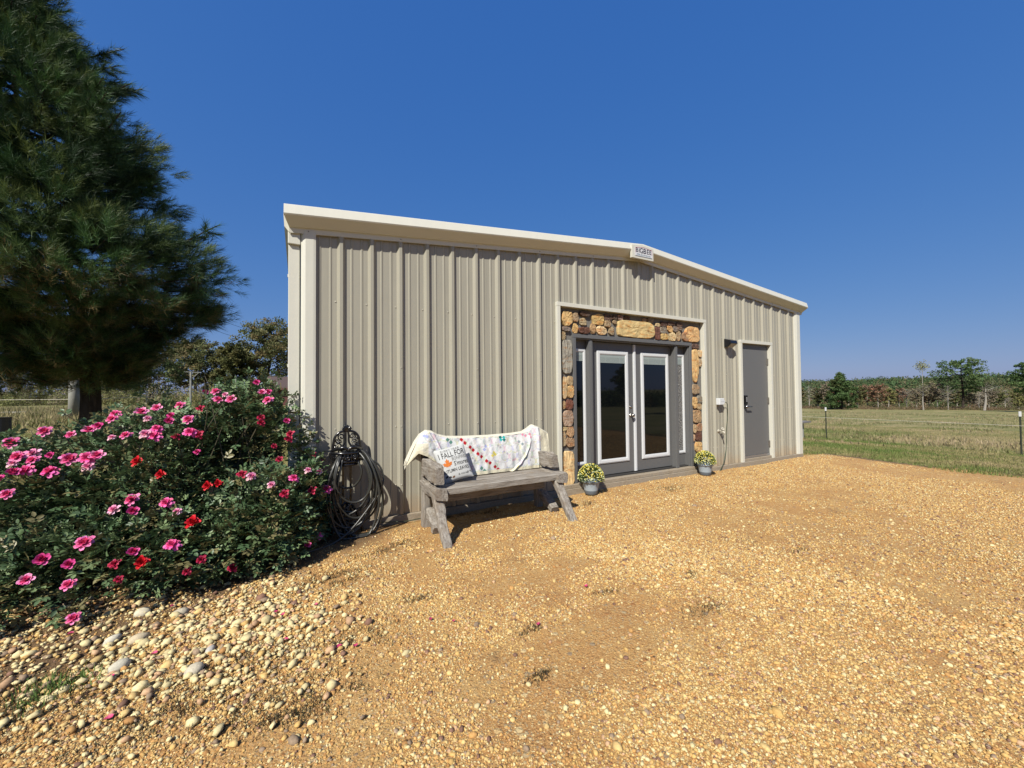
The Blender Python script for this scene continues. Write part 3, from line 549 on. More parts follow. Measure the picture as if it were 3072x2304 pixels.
b.tube(spline([(6.345, -.065, .86), (6.325, -.05, .62), (6.325, -.05, .40), (6.26, -.055, .16), (6.14, -.075, -.03), (6.0, -.12, -.083)]), .0045, 6)
tag(b.build('extension_cord', cm, smooth=True), 'green extension cord hanging from the outlet down to the gravel', 'cord')

# ------------------------------------------------------------------ rustic bench
t = NT('weathered_wood_mat'); at = t.attr('Col'); c_ = t.n('TexCoord'); v = c_.outputs['Object']
def grain(axis_scale):
    mp = t.n('Mapping'); t.l(v, mp.inputs[0]); mp.inputs['Scale'].default_value = axis_scale; return mp.outputs[0]
sepc = t.n('SeparateColor'); t.l(at, sepc.inputs[0])
gx_ = t.noise(grain((2, 26, 26)), 2.2, 7, .7); gz_ = t.noise(grain((26, 26, 2)), 2.2, 7, .7); gy_ = t.noise(grain((26, 2, 26)), 2.2, 7, .7)
gn_ = t.math('ADD', t.math('ADD', t.math('MULTIPLY', gx_, sepc.outputs[0]), t.math('MULTIPLY', gy_, sepc.outputs[1])), t.math('MULTIPLY', gz_, sepc.outputs[2]))
blot = t.noise(v, 6, 5, .6)
c = t.ramp(gn_, [(.30, (.09, .072, .055)), (.43, (.26, .225, .185)), (.55, (.37, .335, .285)), (.72, (.50, .47, .41))]); c = t.mix(t.ramp(blot, [(.52, (0, 0, 0)), (.72, (.65,)*3)]), c, (.25, .185, .12))
wood_mat = t.fin(c, .85, t.bump(gn_, .55, .006), 0, .25)
AXC = dict(x=(1, 0, 0), y=(0, 1, 0), z=(0, 0, 1))
def timber(name, parent, p0, p1, w, h, wd, ax, seed, jit=.008, bev=.3, n=10, taper=1):
    b = MB(); b.cur = AXC[ax]; b.bar(p0, p1, w, h, wd, n, jit, bev, seed, taper); return b.build(name, wood_mat, parent, cols=True)
bench = thing('log_bench', 'weathered grey rustic log bench against the metal wall', 'bench', (1.5, -.5, GZ))
timber('seat', bench, (.865, -.655, .365), (2.20, -.655, .365), .20, .078, (0, 1, 0), 'x', 1, .005)
timber('seat', bench, (.85, -.445, .368), (2.22, -.445, .368), .19, .070, (0, 1, 0), 'x', 2, .005)
for i, x in enumerate((.800, 2.215)):
    timber('seat_support', bench, (x, -.80, .355), (x+.01, -.20, .345), .135, .115, (1, 0, 0), 'y', 10+i, .012)
    timber('armrest', bench, (x+(-.005 if i == 0 else -.01), -.76 if i == 0 else -.66, .525), (x-.01, -.27, .545), .09, (.185 if i == 0 else .155), (1, 0, 0), 'y', 20+i, .012, .18)
    timber('back_post', bench, (x-.005, -.275, GZ-.03), (x+.01, -.235, .875), .085, .095, (1, 0, 0), 'z', 30+i, .006)
    timber('leg', bench, (x+(-.02 if i == 0 else -.035), -.70, .335), (x+(-.005 if i == 0 else .015), -.97, GZ-.02), .095, .075, (1, 0, 0), 'z', 40+i, .006, taper=.85)
    timber('brace', bench, (x+.02, -.60, GZ+.03), (x+.02, -.33, GZ+.17), .10, .08, (1, 0, 0), 'y', 50+i, .010)
timber('stretcher', bench, (.84, -.40, .235), (2.2, -.40, .225), .07, .105, (0, 1, 0), 'x', 60, .005)
for i, z in enumerate((.50, .635, .765)): timber('backrest', bench, (.76, -.292+i*.012, z), (2.26, -.292+i*.012, z), .045, .120, (0, 1, 0), 'x', 70+i, .005)

# ------------------------------------------------------------------ quilt over the backrest
HX = [.585, .63, .68, .735, .80, .86, .93, 1.03, 1.20, 1.53, 1.85, 2.0, 2.08, 2.135, 2.20, 2.27, 2.335]
HZ = [.60, .70, .80, .875, .915, .905, .865, .838, .826, .819, .825, .838, .875, .912, .890, .850, .812]
BX = [.585, .64, .70, .79, .86, .95, 1.02, 1.1, 2.3, 2.335]; BZ = [.575, .64, .70, .66, .60, .50, .425, .409, .409, .40]
NU, NV = 520, 230; xs = np.linspace(.585, 2.335, NU); q = np.linspace(0, 1, NV)
XX = np.repeat(xs[None], NV, 0); Hh = np.interp(xs, HX, HZ); Bb = np.interp(xs, BX, BZ); Hb = np.minimum(Hh-.08, np.interp(xs, [.585, .7, .9, 2.335], [.55, .62, .50, .48]))
ZZ = np.zeros((NV, NU)); YY = np.zeros((NV, NU)); FR = np.zeros((NV, NU))
yt = -.262+np.zeros(NU)
for i, u in enumerate(q):
    if u < .62: f = u/.62; ZZ[i] = Bb+(Hh-Bb)*f; YY[i] = -.362+.048*f-.018*np.sin(pi*f); FR[i] = 1
    elif u < .72: f = (u-.62)/.10; ZZ[i] = Hh+.018*np.sin(pi*f); YY[i] = -.314+.114*(1-np.cos(pi*f))/2
    else: f = (u-.72)/.28; ZZ[i] = Hh+(Hb-Hh)*f; YY[i] = -.200-.01*f
# posts push the cloth forward, folds fall from them; outer edges hang free
for px_, s in ((.805, 1), (2.215, 1)): YY -= FR*.020*np.exp(-((XX-px_)/.06)**2)*np.clip((ZZ-.5)/.4, 0, 1)
YY += FR*(.015*(vnoise(XX*7, ZZ*5, 31)-.5)+.010*(vnoise(XX*19, ZZ*15, 32)-.5)+.003*np.sin(XX*60+ZZ*14+5*vnoise(XX*5, ZZ*5, 33)))
fold = np.abs((XX-.86)-(.905-ZZ)*.42); YY -= FR*.014*np.exp(-(fold/.012)**2)*(ZZ > .5)*np.exp(-((XX-.95)/.22)**4)
fold = np.abs((XX-.80)-(.93-ZZ)*.62); YY -= FR*.010*np.exp(-(fold/.010)**2)*(XX < 1.1)
ARC = [(2.056, .790), (2.056, .748), (2.038, .67), (1.992, .585), (1.914, .492), (1.825, .423), (1.76, .39)]  # added ridge in the cloth, shaped to cast a thin grey shadow line
dm_ = np.full(XX.shape, 9.)
for (xa, za), (xb, zb) in zip(ARC, ARC[1:]):
    L2 = (xb-xa)**2+(zb-za)**2; tt = np.clip(((XX-xa)*(xb-xa)+(ZZ-za)*(zb-za))/L2, 0, 1); dm_ = np.minimum(dm_, np.hypot(XX-xa-tt*(xb-xa), ZZ-za-tt*(zb-za)))
YY -= FR*.020*np.exp(-(dm_/.009)**2)
YY -= FR*.012*np.exp(-((XX-2.17)/.018)**2)
YY += (XX < .74)*.035*np.clip((.74-XX)/.15, 0, 1)*FR
C = np.ones((NV, NU, 3))*np.array([.80, .80, .78])
def put(mask, col, a=1.0): C[mask] = C[mask]*(1-a)+np.array(col)*a
# pale quilted rings
RX, RZ = .105, .092
for j in range(-1, 8):
    for i in range(-1, 20):
        cx, cz = .66+RX*i+(j % 2)*RX/2, .40+RZ*j; d_ = np.hypot(XX-cx, (ZZ-cz)*1.08); k = (i*7+j*13) % 6
        an = ((np.arctan2(ZZ-cz, XX-cx)+pi)/(2*pi)*10).astype(int)
        for s_ in range(10): put((FR > 0) & (np.abs(d_-.048) < .0075) & (an == s_), [(.55, .66, .62), (.76, .56, .62), (.60, .60, .76), (.78, .76, .50), (.58, .68, .52), (.70, .64, .60), (.80, .80, .78), (.80, .80, .78)][(k+s_*5+(s_*s_)//3) % 8], .8)
        put((FR > 0) & (d_ < .006), (.68, .68, .70), .6)
def dia(L, r, col, a=1):
    for x, z in L: put((FR > 0) & (np.abs(XX-x)/(r*1.08)+np.abs(ZZ-z)/(r*1.15) < 1), col, a)
dia([(1.204, .790), (1.297, .705), (1.39, .625), (1.492, .542), (1.595, .463), (1.695, .39)], .014, (.70, .38, .38), .8)
dia([(1.186, .809), (1.222, .771), (1.279, .723), (1.316, .686), (1.369, .643), (1.412, .606), (1.471, .555), (1.514, .528), (1.576, .48), (1.614, .446), (1.677, .418)], .021, (.48, .012, .022))
dia([(1.023, .82), (1.059, .79), (1.407, .48), (1.442, .448)], .022, (.14, .30, .24)); dia([(1.491, .412)], .024, (.20, .52, .46))
dia([(1.669, .805), (1.714, .775)], .021, (.01, .17, .15)); dia([(1.712, .802), (1.675, .778)], .020, (.05, .50, .47)); dia([(1.911, .74), (1.952, .71)], .018, (.20, .28, .30), .8)
dia([(1.969, .82), (2.008, .804), (2.064, .82), (2.072, .785)], .018, (.82, .32, .42)); dia([(1.814, .534), (1.845, .542)], .016, (.75, .50, .55))
dia([(1.473, .717), (1.453, .683), (.759, .881), (.789, .869)], .019, (.42, .46, .72)); dia([(1.566, .641), (1.548, .61), (1.584, .618)], .019, (.80, .68, .16)); dia([(1.856, .438), (1.875, .458)], .014, (.80, .70, .32))
dia([(1.626, .716), (1.656, .693), (1.704, .64), (1.741, .616), (1.829, .806), (1.867, .776), (2.076, .544), (2.056, .512), (1.30, .60), (1.33, .57)], .014, (.42, .40, .42), .8)
dia([(1.10, .70), (1.14, .66), (1.52, .78), (1.42, .80), (1.60, .75), (1.80, .70), (1.62, .54), (1.30, .76), (1.95, .60), (1.36, .54)], .012, (.50, .56, .46), .6)
put(((ZZ < Bb[None]+.035) & (FR > 0)) | (XX > 2.20), (.82, .76, .56)); put((XX < .80) & (ZZ < .80) & (FR > 0), (.80, .74, .54), .8); put(FR < .5, (.80, .76, .62))
t = NT('quilt_mat'); n1 = t.noise(t.pos(), 42, 3, .6); n2 = t.noise(t.pos(), 14, 3)
quilt_mat = t.fin(t.attr(), .9, t.bump(t.math('ADD', n1, t.math('MULTIPLY', n2, 1.5)), .55, .008), 0, .15)
V = np.stack([XX, YY, ZZ], -1).reshape(-1, 3); idx = np.arange(NU*NV).reshape(NV, NU); F = np.stack([idx[:-1, :-1], idx[:-1, 1:], idx[1:, 1:], idx[1:, :-1]], -1).reshape(-1, 4)
ql = npmesh('quilt', V, F, quilt_mat, None, C.reshape(-1, 3), True); md = ql.modifiers.new('thick', 'SOLIDIFY'); md.thickness = .008; md.offset = -1
tag(ql, 'white patchwork quilt with red diamonds draped over the bench back', 'quilt')
b = MB(); b.cur = (.82, .78, .62)   # hanging folded corner
b.loft([[(.700+dx, -.30+dy, .815), (.655+dx, -.29+dy, .77), (.600+dx, -.28+dy, .66), (.568+dx, -.27+dy, .595), (.562+dx, -.27+dy, .575), (.575+dx, -.27+dy, .565), (.595+dx, -.27+dy, .585), (.635+dx, -.28+dy, .68), (.690+dx, -.29+dy, .75)] for dx, dy in ((0, 0), (.004, .016), (.010, .035))], cap=False)
o = b.build('quilt_corner', quilt_mat, ql, smooth=True, cols=True); md = o.modifiers.new('t', 'SOLIDIFY'); md.thickness = .007

# ------------------------------------------------------------------ pillow
PC = Vector((1.03, -.485, .585)); PU = Vector((-.16, .38, .90)).normalized(); PR = Vector((.985, -.14, .20)); PR = (PR-PU*PR.dot(PU)).normalized(); PN = PR.cross(PU)   # towards the viewer
if PN.y > 0: PN = -PN
def psurf(a, b_, side=1):
    e = max(0, (1-a*a)*(1-b_*b_)); th = .062*e**.42
    o_ = PC+PR*(a*.168*(1-.07*(1-a*a)*0-.06*(1-b_*b_)))+PU*(b_*.188*(1-.06*(1-a*a)))+PN*(th*side)
    return o_+PN*(.003*sin(9*a+5*b_))*e
t = NT('pillow_mat'); n1 = t.noise(t.pos(), 160, 2); pillow_mat = t.fin((.60, .61, .59), .9, t.bump(n1, .25, .003), 0, .2)
N = 28; V = []; F = []
for sd in (1, -1):
    for j in range(N+1):
        for i in range(N+1): V.append(tuple(psurf(-1+2*i/N, -1+2*j/N, sd)))
for s in range(2):
    for j in range(N):
        for i in range(N): a = s*(N+1)**2+j*(N+1)+i; F.append((a, a+1, a+N+2, a+N+1) if s == 0 else (a, a+N+1, a+N+2, a+1))
pil = npmesh('pillow', V, F, pillow_mat, None, None, True); tag(pil, 'square white autumn pillow printed with words and an orange maple leaf', 'pillow')
ink = plain('print_ink_mat', (.035, .035, .035), .9); ink2 = plain('print_grey_mat', (.22, .22, .21), .9); org = plain('print_orange_mat', (.62, .17, .02), .9, .3, 60)
import bmesh
def onpillow(me, name, mat, cx, cz, sx=1, sy=1, shear=0):
    b = bmesh.new(); b.from_mesh(me); bmesh.ops.triangulate(b, faces=b.faces); 
    for _ in range(1): bmesh.ops.subdivide_edges(b, edges=[e for e in b.edges if e.calc_length() > .015], cuts=1)
    bmesh.ops.triangulate(b, faces=b.faces)
    for v_ in b.verts:
        a_ = cx+(v_.co.x*sx+shear*v_.co.y)/.168; b__ = cz+v_.co.y*sy/.188; a_ = max(-.97, min(.97, a_)); b__ = max(-.97, min(.97, b__)); v_.co = psurf(a_, b__)+PN*.0022
    b.to_mesh(me); b.free(); me.materials.clear(); link(name, me, mat, pil)
for txt, sz, cx, cz, m_, sx, sy in (('EVERY YEAR', .036, -.02, .80, ink2, 1.05, 1), ('I FALL FOR', .058, 0, .52, ink, 1.02, 1.5), ('BONFIRES', .040, .42, .22, ink2, .95, 1.25), ("S'mores", .050, .46, -.08, ink, 1.0, 1.35), ('AUTUMN LEAVES', .040, .0, -.42, ink, .95, 1.25), ('& more', .030, .35, -.72, ink2, 1, 1)):
    onpillow(textmesh(txt, sz, 1.02), 'printed_words', m_, cx, cz, sx, sy)
ML = [(0, -1), (.04, -.5), (.42, -.62), (.36, -.45), (.85, -.25), (.74, -.15), (.98, .25), (.62, .2), (.58, .38), (.3, .1), (.4, .72), (.22, .64), (0, 1.05), (-.22, .64), (-.4, .72), (-.3, .1), (-.58, .38), (-.62, .2), (-.98, .25), (-.74, -.15), (-.85, -.25), (-.36, -.45), (-.42, -.62), (-.04, -.5)]
def poly_me(P, s):
    me = bpy.data.meshes.new('leaf'); me.from_pydata([(x*s, y*s, 0) for x, y in P], [], [tuple(range(len(P)))]); return me
onpillow(poly_me(ML, .056), 'printed_leaf', org, -.42, .02)
LF = [(0, 0), (.3, .25), (.7, .28), (1, 0), (.7, -.28), (.3, -.25)]
for i, (a_, z_, r_, m_) in enumerate(((-.75, -.72, .5, ink), (-.55, -.70, -.4, ink), (-.35, -.80, .3, plain('print_brown_mat', (.20, .09, .04), .9)), (.62, -.78, .8, ink2), (.80, -.66, -.2, ink2))):
    onpillow(poly_me([(x*cos(r_)-y*sin(r_), x*sin(r_)+y*cos(r_)) for x, y in LF], .034), 'printed_leaf', m_, a_, z_)

# ------------------------------------------------------------------ ornate hose stand
im = plain('black_iron_mat', (.010, .010, .011), .22, .2, 20, 0, .1, .6)
hs = thing('hose_stand', 'black ornate cast iron hose stand with scrollwork and fleur top', 'hose stand', (.03, -.12, GZ)); HX0, HY0 = .028, -.115
def cv(pts, r=.006, n=6): b.tube([(HX0+x, HY0+y, z) for x, y, z in pts], [q_*1.35 for q_ in r] if isinstance(r, list) else r*1.35, n)
def spiral(cx, cz, r0, turns, a0, s=1, y=0, r=.006):
    P = []
    for k in range(26): u = k/25; a = a0+s*turns*2*pi*u; rr_ = r0*(1-.85*u); P.append((cx+rr_*cos(a), y, cz+rr_*sin(a)))
    cv(P, r)
b = MB()
arch = [(-.118, 0, .705), (-.128, 0, .76), (-.122, 0, .84), (-.108, 0, .895), (-.075, 0, .935), (-.035, 0, .950), (0, 0, .955)]
for s in (-1, 1):
    cv(spline([(x*-s, y, z) for x, y, z in arch]), .0095, 8); cv(spline([(s*.128, 0, .76), (s*.150, 0, .735), (s*.152, 0, .70), (s*.128, 0, .675), (s*.10, 0, .68)]), .009)
    spiral(s*.050, .895, .036, 1.4, -pi/2 if s > 0 else -pi/2, s); spiral(s*.125, .72, .028, 1.2, pi/2, -s); spiral(s*.075, .80, .034, 1.2, pi, s); spiral(s*.06, .735, .030, 1.3, 0, -s); spiral(s*.092, .86, .020, 1.1, 0, s)
    cv(spline([(s*.012, 0, .95), (s*.018, 0, .90), (s*.02, -.003, .84), (s*.05, -.004, .77), (s*.02, -.004, .70)]), .008)
    cv([(s*.10, 0, .83), (s*.045, 0, .845)], .006); cv([(s*.118, 0, .80), (s*.06, 0, .76)], .006)
b.build('scrollwork', im, hs, smooth=True)
b = MB()
for k in range(-3, 4):
    a = k*.30; L = .070*(1-.06*abs(k)); cv(spline([(0, -.004, .945), (sin(a)*L*.5, -.008, .945+cos(a)*L*.55), (sin(a)*L, -.004, .945+cos(a)*L)]), [.006]*8+[.0085]*8+[.004], 6)
b.build('fleur_finial', im, hs, smooth=True)
b = MB()
def bowl(u, w_, z0, y0): return [(w_*cos(pi*k/14), y0-.125*sin(pi*k/14)*u, z0) for k in range(15)]
for z0, u, w_, r in ((.775, .25, .110, .010), (.74, 1.0, .138, .011), (.70, 1.0, .140, .007), (.655, .95, .132, .008), (.625, .85, .115, .011)): cv(bowl(u, w_, z0, 0), r, 8)
for k in range(15):
    a = pi*k/14; x = cos(a); y = -.125*sin(a)
    cv(spline([(x*.138, y, .74), (x*.144, y*1.04, .70), (x*.115, y*.85, .625)]), .006)
for k in range(7):
    a = pi*(k+.5)/7; spiral(cos(a)*.132, .690, .022, 1.2, k, 1 if k % 2 else -1, -.132*sin(a), .0055)
for s in (-1, 1): cv(spline([(0, -.128, .775), (s*.04, -.130, .80), (s*.09, -.10, .785), (s*.138, 0, .76)]), .012, 8)
b.build('tray', im, hs, smooth=True)
b = MB(); b.v = []; 
R0 = [[(HX0+cos(2*pi*k/16)*w_, HY0-.06*sin(2*pi*k/16)*1-.05, z) for k in range(16)] for z, w_ in ((.70, .12), (.63, .105), (.61, .03))]; b.loft(R0); b.build('tray_bowl', im, hs, smooth=True)
for x in (-.036, .036): b = MB(); b.box(HX0+x-.010, HX0+x+.010, HY0-.010, HY0+.010, GZ-.05, .72); b.build('post', im, hs)
b = MB()
b.loft([[(HX0+x*s_, HY0+.02-dy, GZ-.03), (HX0+x*s_, HY0+.02-dy, GZ+.13), (HX0, HY0+.02-dy, GZ+.21)] for dy in (0, .012) for x, s_ in ((.16, 1 if dy == 0 else 1),)]) if False else None
b.tube(spline([(HX0-.15, HY0, GZ), (HX0-.10, HY0, .10), (HX0-.03, HY0, .22), (HX0+.03, HY0, .22), (HX0+.10, HY0, .10), (HX0+.15, HY0, GZ)]), .014, 8); b.tube([(HX0, HY0, .22), (HX0, HY0-.14, GZ-.01)], .012, 8)
for s_ in (-1, 1): spiral(s_*.07, .02, .045, 1.3, 0, s_)
cv(spline([(0, -.02, .10), (-.03, -.03, .16), (.03, -.03, .22), (0, -.02, .28)]), .006); b.build('base', im, hs)
hm = plain('black_hose_mat', (.045, .045, .038), .35, .2, 20)
b = MB(); R = random.Random(3)
LOOPS = [(.03, .125, .33, 0), (.06, .22, .58, .01), (.05, .20, .61, -.015), (.075, .245, .70, .02), (.07, .205, .60, -.03), (.085, .23, .82, .035), (.055, .215, .78, -.02), (.08, .255, .66, .0), (.09, .21, .86, .05), (.06, .19, .66, .03), (.07, .235, .74, -.01), (.05, .17, .50, .02), (.085, .225, .90, .0)]
for i, (cx, w_, d_, tw) in enumerate(LOOPS):
    P = []; y0 = -.165-.008*i
    for k in range(41):
        a = 2*pi*k/40; h_ = (1-cos(a))/2; sa_ = sin(a); e_ = .5 if h_ < .5 else 1; wx = w_*(abs(sa_)**e_)*(1 if sa_ > 0 else -1)*(.72+.28*min(1, h_*2.2)); x = cx+wx+tw*h_*2; z = .715+.004*i-d_*h_; y = y0-.045*sin(pi*h_)-.02*sin(a+i)+(.06*(1-h_*6) if h_ < .16 else 0)-(.06*max(0, h_-.8)*5 if d_ > .75 else 0); P.append((x, y, max(z, gzf(x, y)+.012)))
    b.tube(P, .0112, 7)
b.tube(spline([(.10, -.20, .70), (.30, -.22, .62), (.365, -.24, .47), (.33, -.26, .36), (.22, -.28, .20), (.05, -.32, .02), (-.12, -.40, gzf(-.12, -.4)+.01), (-.35, -.55, gzf(-.35, -.55)+.01)]), .0095, 7)
tag(b.build('garden_hose', hm, smooth=True), 'black garden hose hung in many loops on the iron stand', 'garden hose')
b = MB(); b.tube(spline([(.20, -.30, GZ+.02), (.32, -.12, GZ+.05), (.46, -.075, GZ+.03), (.62, -.10, GZ+.02), (.80, -.09, GZ+.02), (.95, -.12, GZ+.015)]), .005, 6); tag(b.build('green_cord', cm, smooth=True), 'thin green cord lying along the foot of the wall beside the hose', 'cord')

# ------------------------------------------------------------------ potted mums
pg1 = plain('pot_grey_mat', (.42, .49, .54), .45, .06, 12); pg2 = plain('pot_dark_mat', (.15, .18, .21), .45, .06, 12); leaf2 = vcol('mum_leaf_mat', .6, .15, 30, trans=.15); bl_mat = vcol('mum_bloom_mat', .7, .1, 30, trans=.2)
def mum(x, y, label, seed, s):
    z = -.068; R_ = np.random.default_rng(seed); p = thing('potted_mum', label, 'potted flower', (x, y, z), 'pots of yellow mums by the double doors')
    b = MB(); b.lathe((x, y, z), [(.001, .002), (.080, 0), (.086, .008), (.094, .055)], 32); b.build('pot_base', pg2, p, smooth=True)
    b = MB(); b.lathe((x, y, z), [(.094, .055), (.112, .155), (.114, .160), (.124, .162), (.126, .182), (.118, .184), (.112, .178), (.104, .150), (.001, .150)], 32); b.build('pot', pg1, p, smooth=True)
    n = 3400; d = R_.normal(size=(n, 3)); d /= np.linalg.norm(d, axis=1)[:, None]; d[:, 2] = np.abs(d[:, 2])*1.0-.10*(R_.random(n) < .35); rr_ = R_.uniform(.55, 1, n)**.5
    c = np.array([x, y, z+.205]); P = c+d*rr_[:, None]*np.array([.185, .185, .215])*s
    a = R_.normal(size=(n, 3)); a /= np.linalg.norm(a, axis=1)[:, None]; a = a*.5+d; a /= np.linalg.norm(a, axis=1)[:, None]; sd = np.cross(a, R_.normal(size=(n, 3))); sd /= np.linalg.norm(sd, axis=1)[:, None]
    L = R_.uniform(.014, .026, n)[:, None]; V = np.stack([P, P+a*L*.5+sd*L*.3, P+a*L, P+a*L*.5-sd*L*.3], 1).reshape(-1, 3); F = np.arange(4*n).reshape(-1, 4)
    cc = np.array([(.10, .15, .035), (.14, .19, .05), (.07, .11, .025)])[R_.integers(0, 3, n)]; npmesh('foliage', V, F, leaf2, p, np.repeat(cc, 4, 0))
    n = 560; d = R_.normal(size=(n, 3)); d /= np.linalg.norm(d, axis=1)[:, None]; d[:, 2] = np.where(d[:, 2] < -.05, -d[:, 2], d[:, 2]); P = c+d*np.array([.192, .192, .222])*s*R_.uniform(.95, 1.03, (n, 1)); V0, F0 = ico(1)
    r = R_.uniform(.005, .0095, n); V = V0[None]*r[:, None, None]*np.array([1, 1, .7])+P[:, None]; F = (F0[None]+np.arange(n)[:, None, None]*12).reshape(-1, 3)
    w = (R_.random((n, 1)) < .25+.5*np.clip(d[:, 2:3], 0, 1)); cc = np.where(w, np.array([[.95, .80, .12]]), np.array([[.88, .90, .48]])); o = npmesh('bloom', V.reshape(-1, 3), F, bl_mat, p, np.repeat(cc, 12, 0), True); o['kind'] = 'stuff'
    return p
mum(3.125, -.175, 'pot of yellow mums at the left end of the door step, beside the bench', 1, .92)
mum(5.545, -.175, 'pot of yellow mums at the right end of the door step', 2, .86)

# ------------------------------------------------------------------ rose bush
LOBES = [((-.78, .12, .55), (.62, .5, .93)), ((-1.5, -.05, .42), (.78, .66, .84)), ((-2.35, -.1, .3), (.85, .72, .76)), ((-1.6, -.62, .1), (.95, .5, .42)), ((-.70, -.55, .15), (.42, .42, .58)), ((-.33, -.22, .20), (.18, .25, .52))]
LW = [9500, 7500, 5500, 5500, 3200, 1600]
rb = thing('rose_bush', 'big sprawling rose bush covered in pink and red blooms', 'rose bush', (-1.4, -.2, GZ))
t = NT('rose_leaf_mat'); n_ = t.noise(t.pos(), 60, 2); c = t.mix(1.0, t.attr(), t.ramp(n_, [(.3, (.85,)*3), (.7, (1.15,)*3)]), 'MULTIPLY'); t.fin(c, .44, None, 0, .35, .85)
tr = t.n('BsdfTranslucent'); t.l(c, tr.inputs[0]); mx = t.n('MixShader'); mx.inputs[0].default_value = .12; t.l(t.b.outputs[0], mx.inputs[1]); t.l(tr.outputs[0], mx.inputs[2]); t.l(mx.outputs[0], t.out.inputs[0]); rose_leaf = t.m
def leaves(P, out, L, cols, R_, name, mat, parent, per=5, wd=.62):
    """compound sprays: several folded leaflets round a short stalk"""
    n = len(P); st = out+R_.normal(0, .45, (n, 3)); st[:, 2] += .25; st /= np.linalg.norm(st, axis=1)[:, None]
    sd = np.cross(st, R_.normal(size=(n, 3))*.35+[0, 0, 1]); sd /= np.linalg.norm(sd, axis=1)[:, None]; up_ = np.cross(sd, st)
    cc = np.array(cols)[R_.integers(0, len(cols), n)]*R_.uniform(.75, 1.25, (n, 1)); Vs = []; Cs = []
    for k in range(per):
        if k == 0: b0 = P+st*(L*.9)[:, None]; dr = st
        else: s = 1 if k % 2 else -1; f = .15+.45*((k-1)//2); b0 = P+st*(L*f)[:, None]; dr = st*.45+sd*s
        dr = dr+R_.normal(0, .18, (n, 3)); dr[:, 2] -= .15; dr /= np.linalg.norm(dr, axis=1)[:, None]; w = np.cross(dr, up_); w /= np.linalg.norm(w, axis=1)[:, None]
        l = (L*R_.uniform(.75, 1.15, n))[:, None]; fo = up_*(l*.10)
        Vs.append(np.stack([b0, b0+dr*l*.35+w*l*wd*.42+fo, b0+dr*l*.72+w*l*wd*.36+fo, b0+dr*l, b0+dr*l*.72-w*l*wd*.36+fo, b0+dr*l*.35-w*l*wd*.42+fo], 1)); Cs.append(cc)
    V = np.concatenate(Vs).reshape(-1, 3); m = n*per; i0 = np.arange(m)[:, None]*6; F = np.concatenate([i0+[0, 3, 2, 1], i0+[0, 5, 4, 3]]); C = np.repeat(np.concatenate(Cs), 6, 0)
    return npmesh(name, V, F, mat, parent, C)
R_ = np.random.default_rng(5); PP = []; OO = []
for (c, r), n in zip(LOBES, LW):
    d = R_.normal(size=(n, 3)); d /= np.linalg.norm(d, axis=1)[:, None]; u = R_.random(n)**.30; u = np.where(R_.random(n) < .10, u*1.10, u); P = np.array(c)+d*u[:, None]*np.array(r)
    n3 = vnoise(P[:, 0]*5+P[:, 2]*3.1, P[:, 1]*5+P[:, 2]*4.3, 2); k = (P[:, 2] > .0) & (n3 > R_.uniform(.06, .46, n)) & ~((P[:, 0] > -.42) & (P[:, 1] > -.06)) & ~((P[:, 0] > -.57) & (P[:, 1] > .02))
    PP.append(P[k]); OO.append((d*np.array([1, 1, .8]))[k])
P = np.vstack(PP); O = np.vstack(OO)
leaves(P, O, R_.uniform(.030, .048, len(P)), [(.08, .14, .06), (.11, .17, .075), (.06, .105, .045), (.16, .22, .10), (.18, .16, .07)], R_, 'foliage', rose_leaf, rb)
b = MB(); R = random.Random(2); TW = []
for i in range(80):
    c, r = LOBES[R.choice([0, 0, 1, 1, 2, 3, 4])]; a = R.uniform(0, 2*pi); x1 = c[0]+cos(a)*r[0]*R.uniform(.4, 1.0); y1 = c[1]+sin(a)*r[1]*R.uniform(.3, .95); z1 = c[2]+r[2]*R.uniform(.3, 1.0)*(1 if i % 5 else 1.08)
    if x1 > -.5 and y1 > -.02: continue
    bx_ = -1.15+R.uniform(-.35, .35)+(c[0]+1.2)*.55; by_ = -.1+R.uniform(-.2, .2); b.tube(spline([(bx_, by_, GZ-.02), ((bx_*2+x1)/3+R.uniform(-.06, .06), (by_*2+y1)/3, z1*.45), (x1, y1, z1)], 5), [.009, .008, .008, .007, .007, .006, .005, .005, .004, .003, .0025][:11], 5, False)
b.build('stems', plain('rose_stem_mat', (.085, .07, .035), .7, .3, 20), rb)
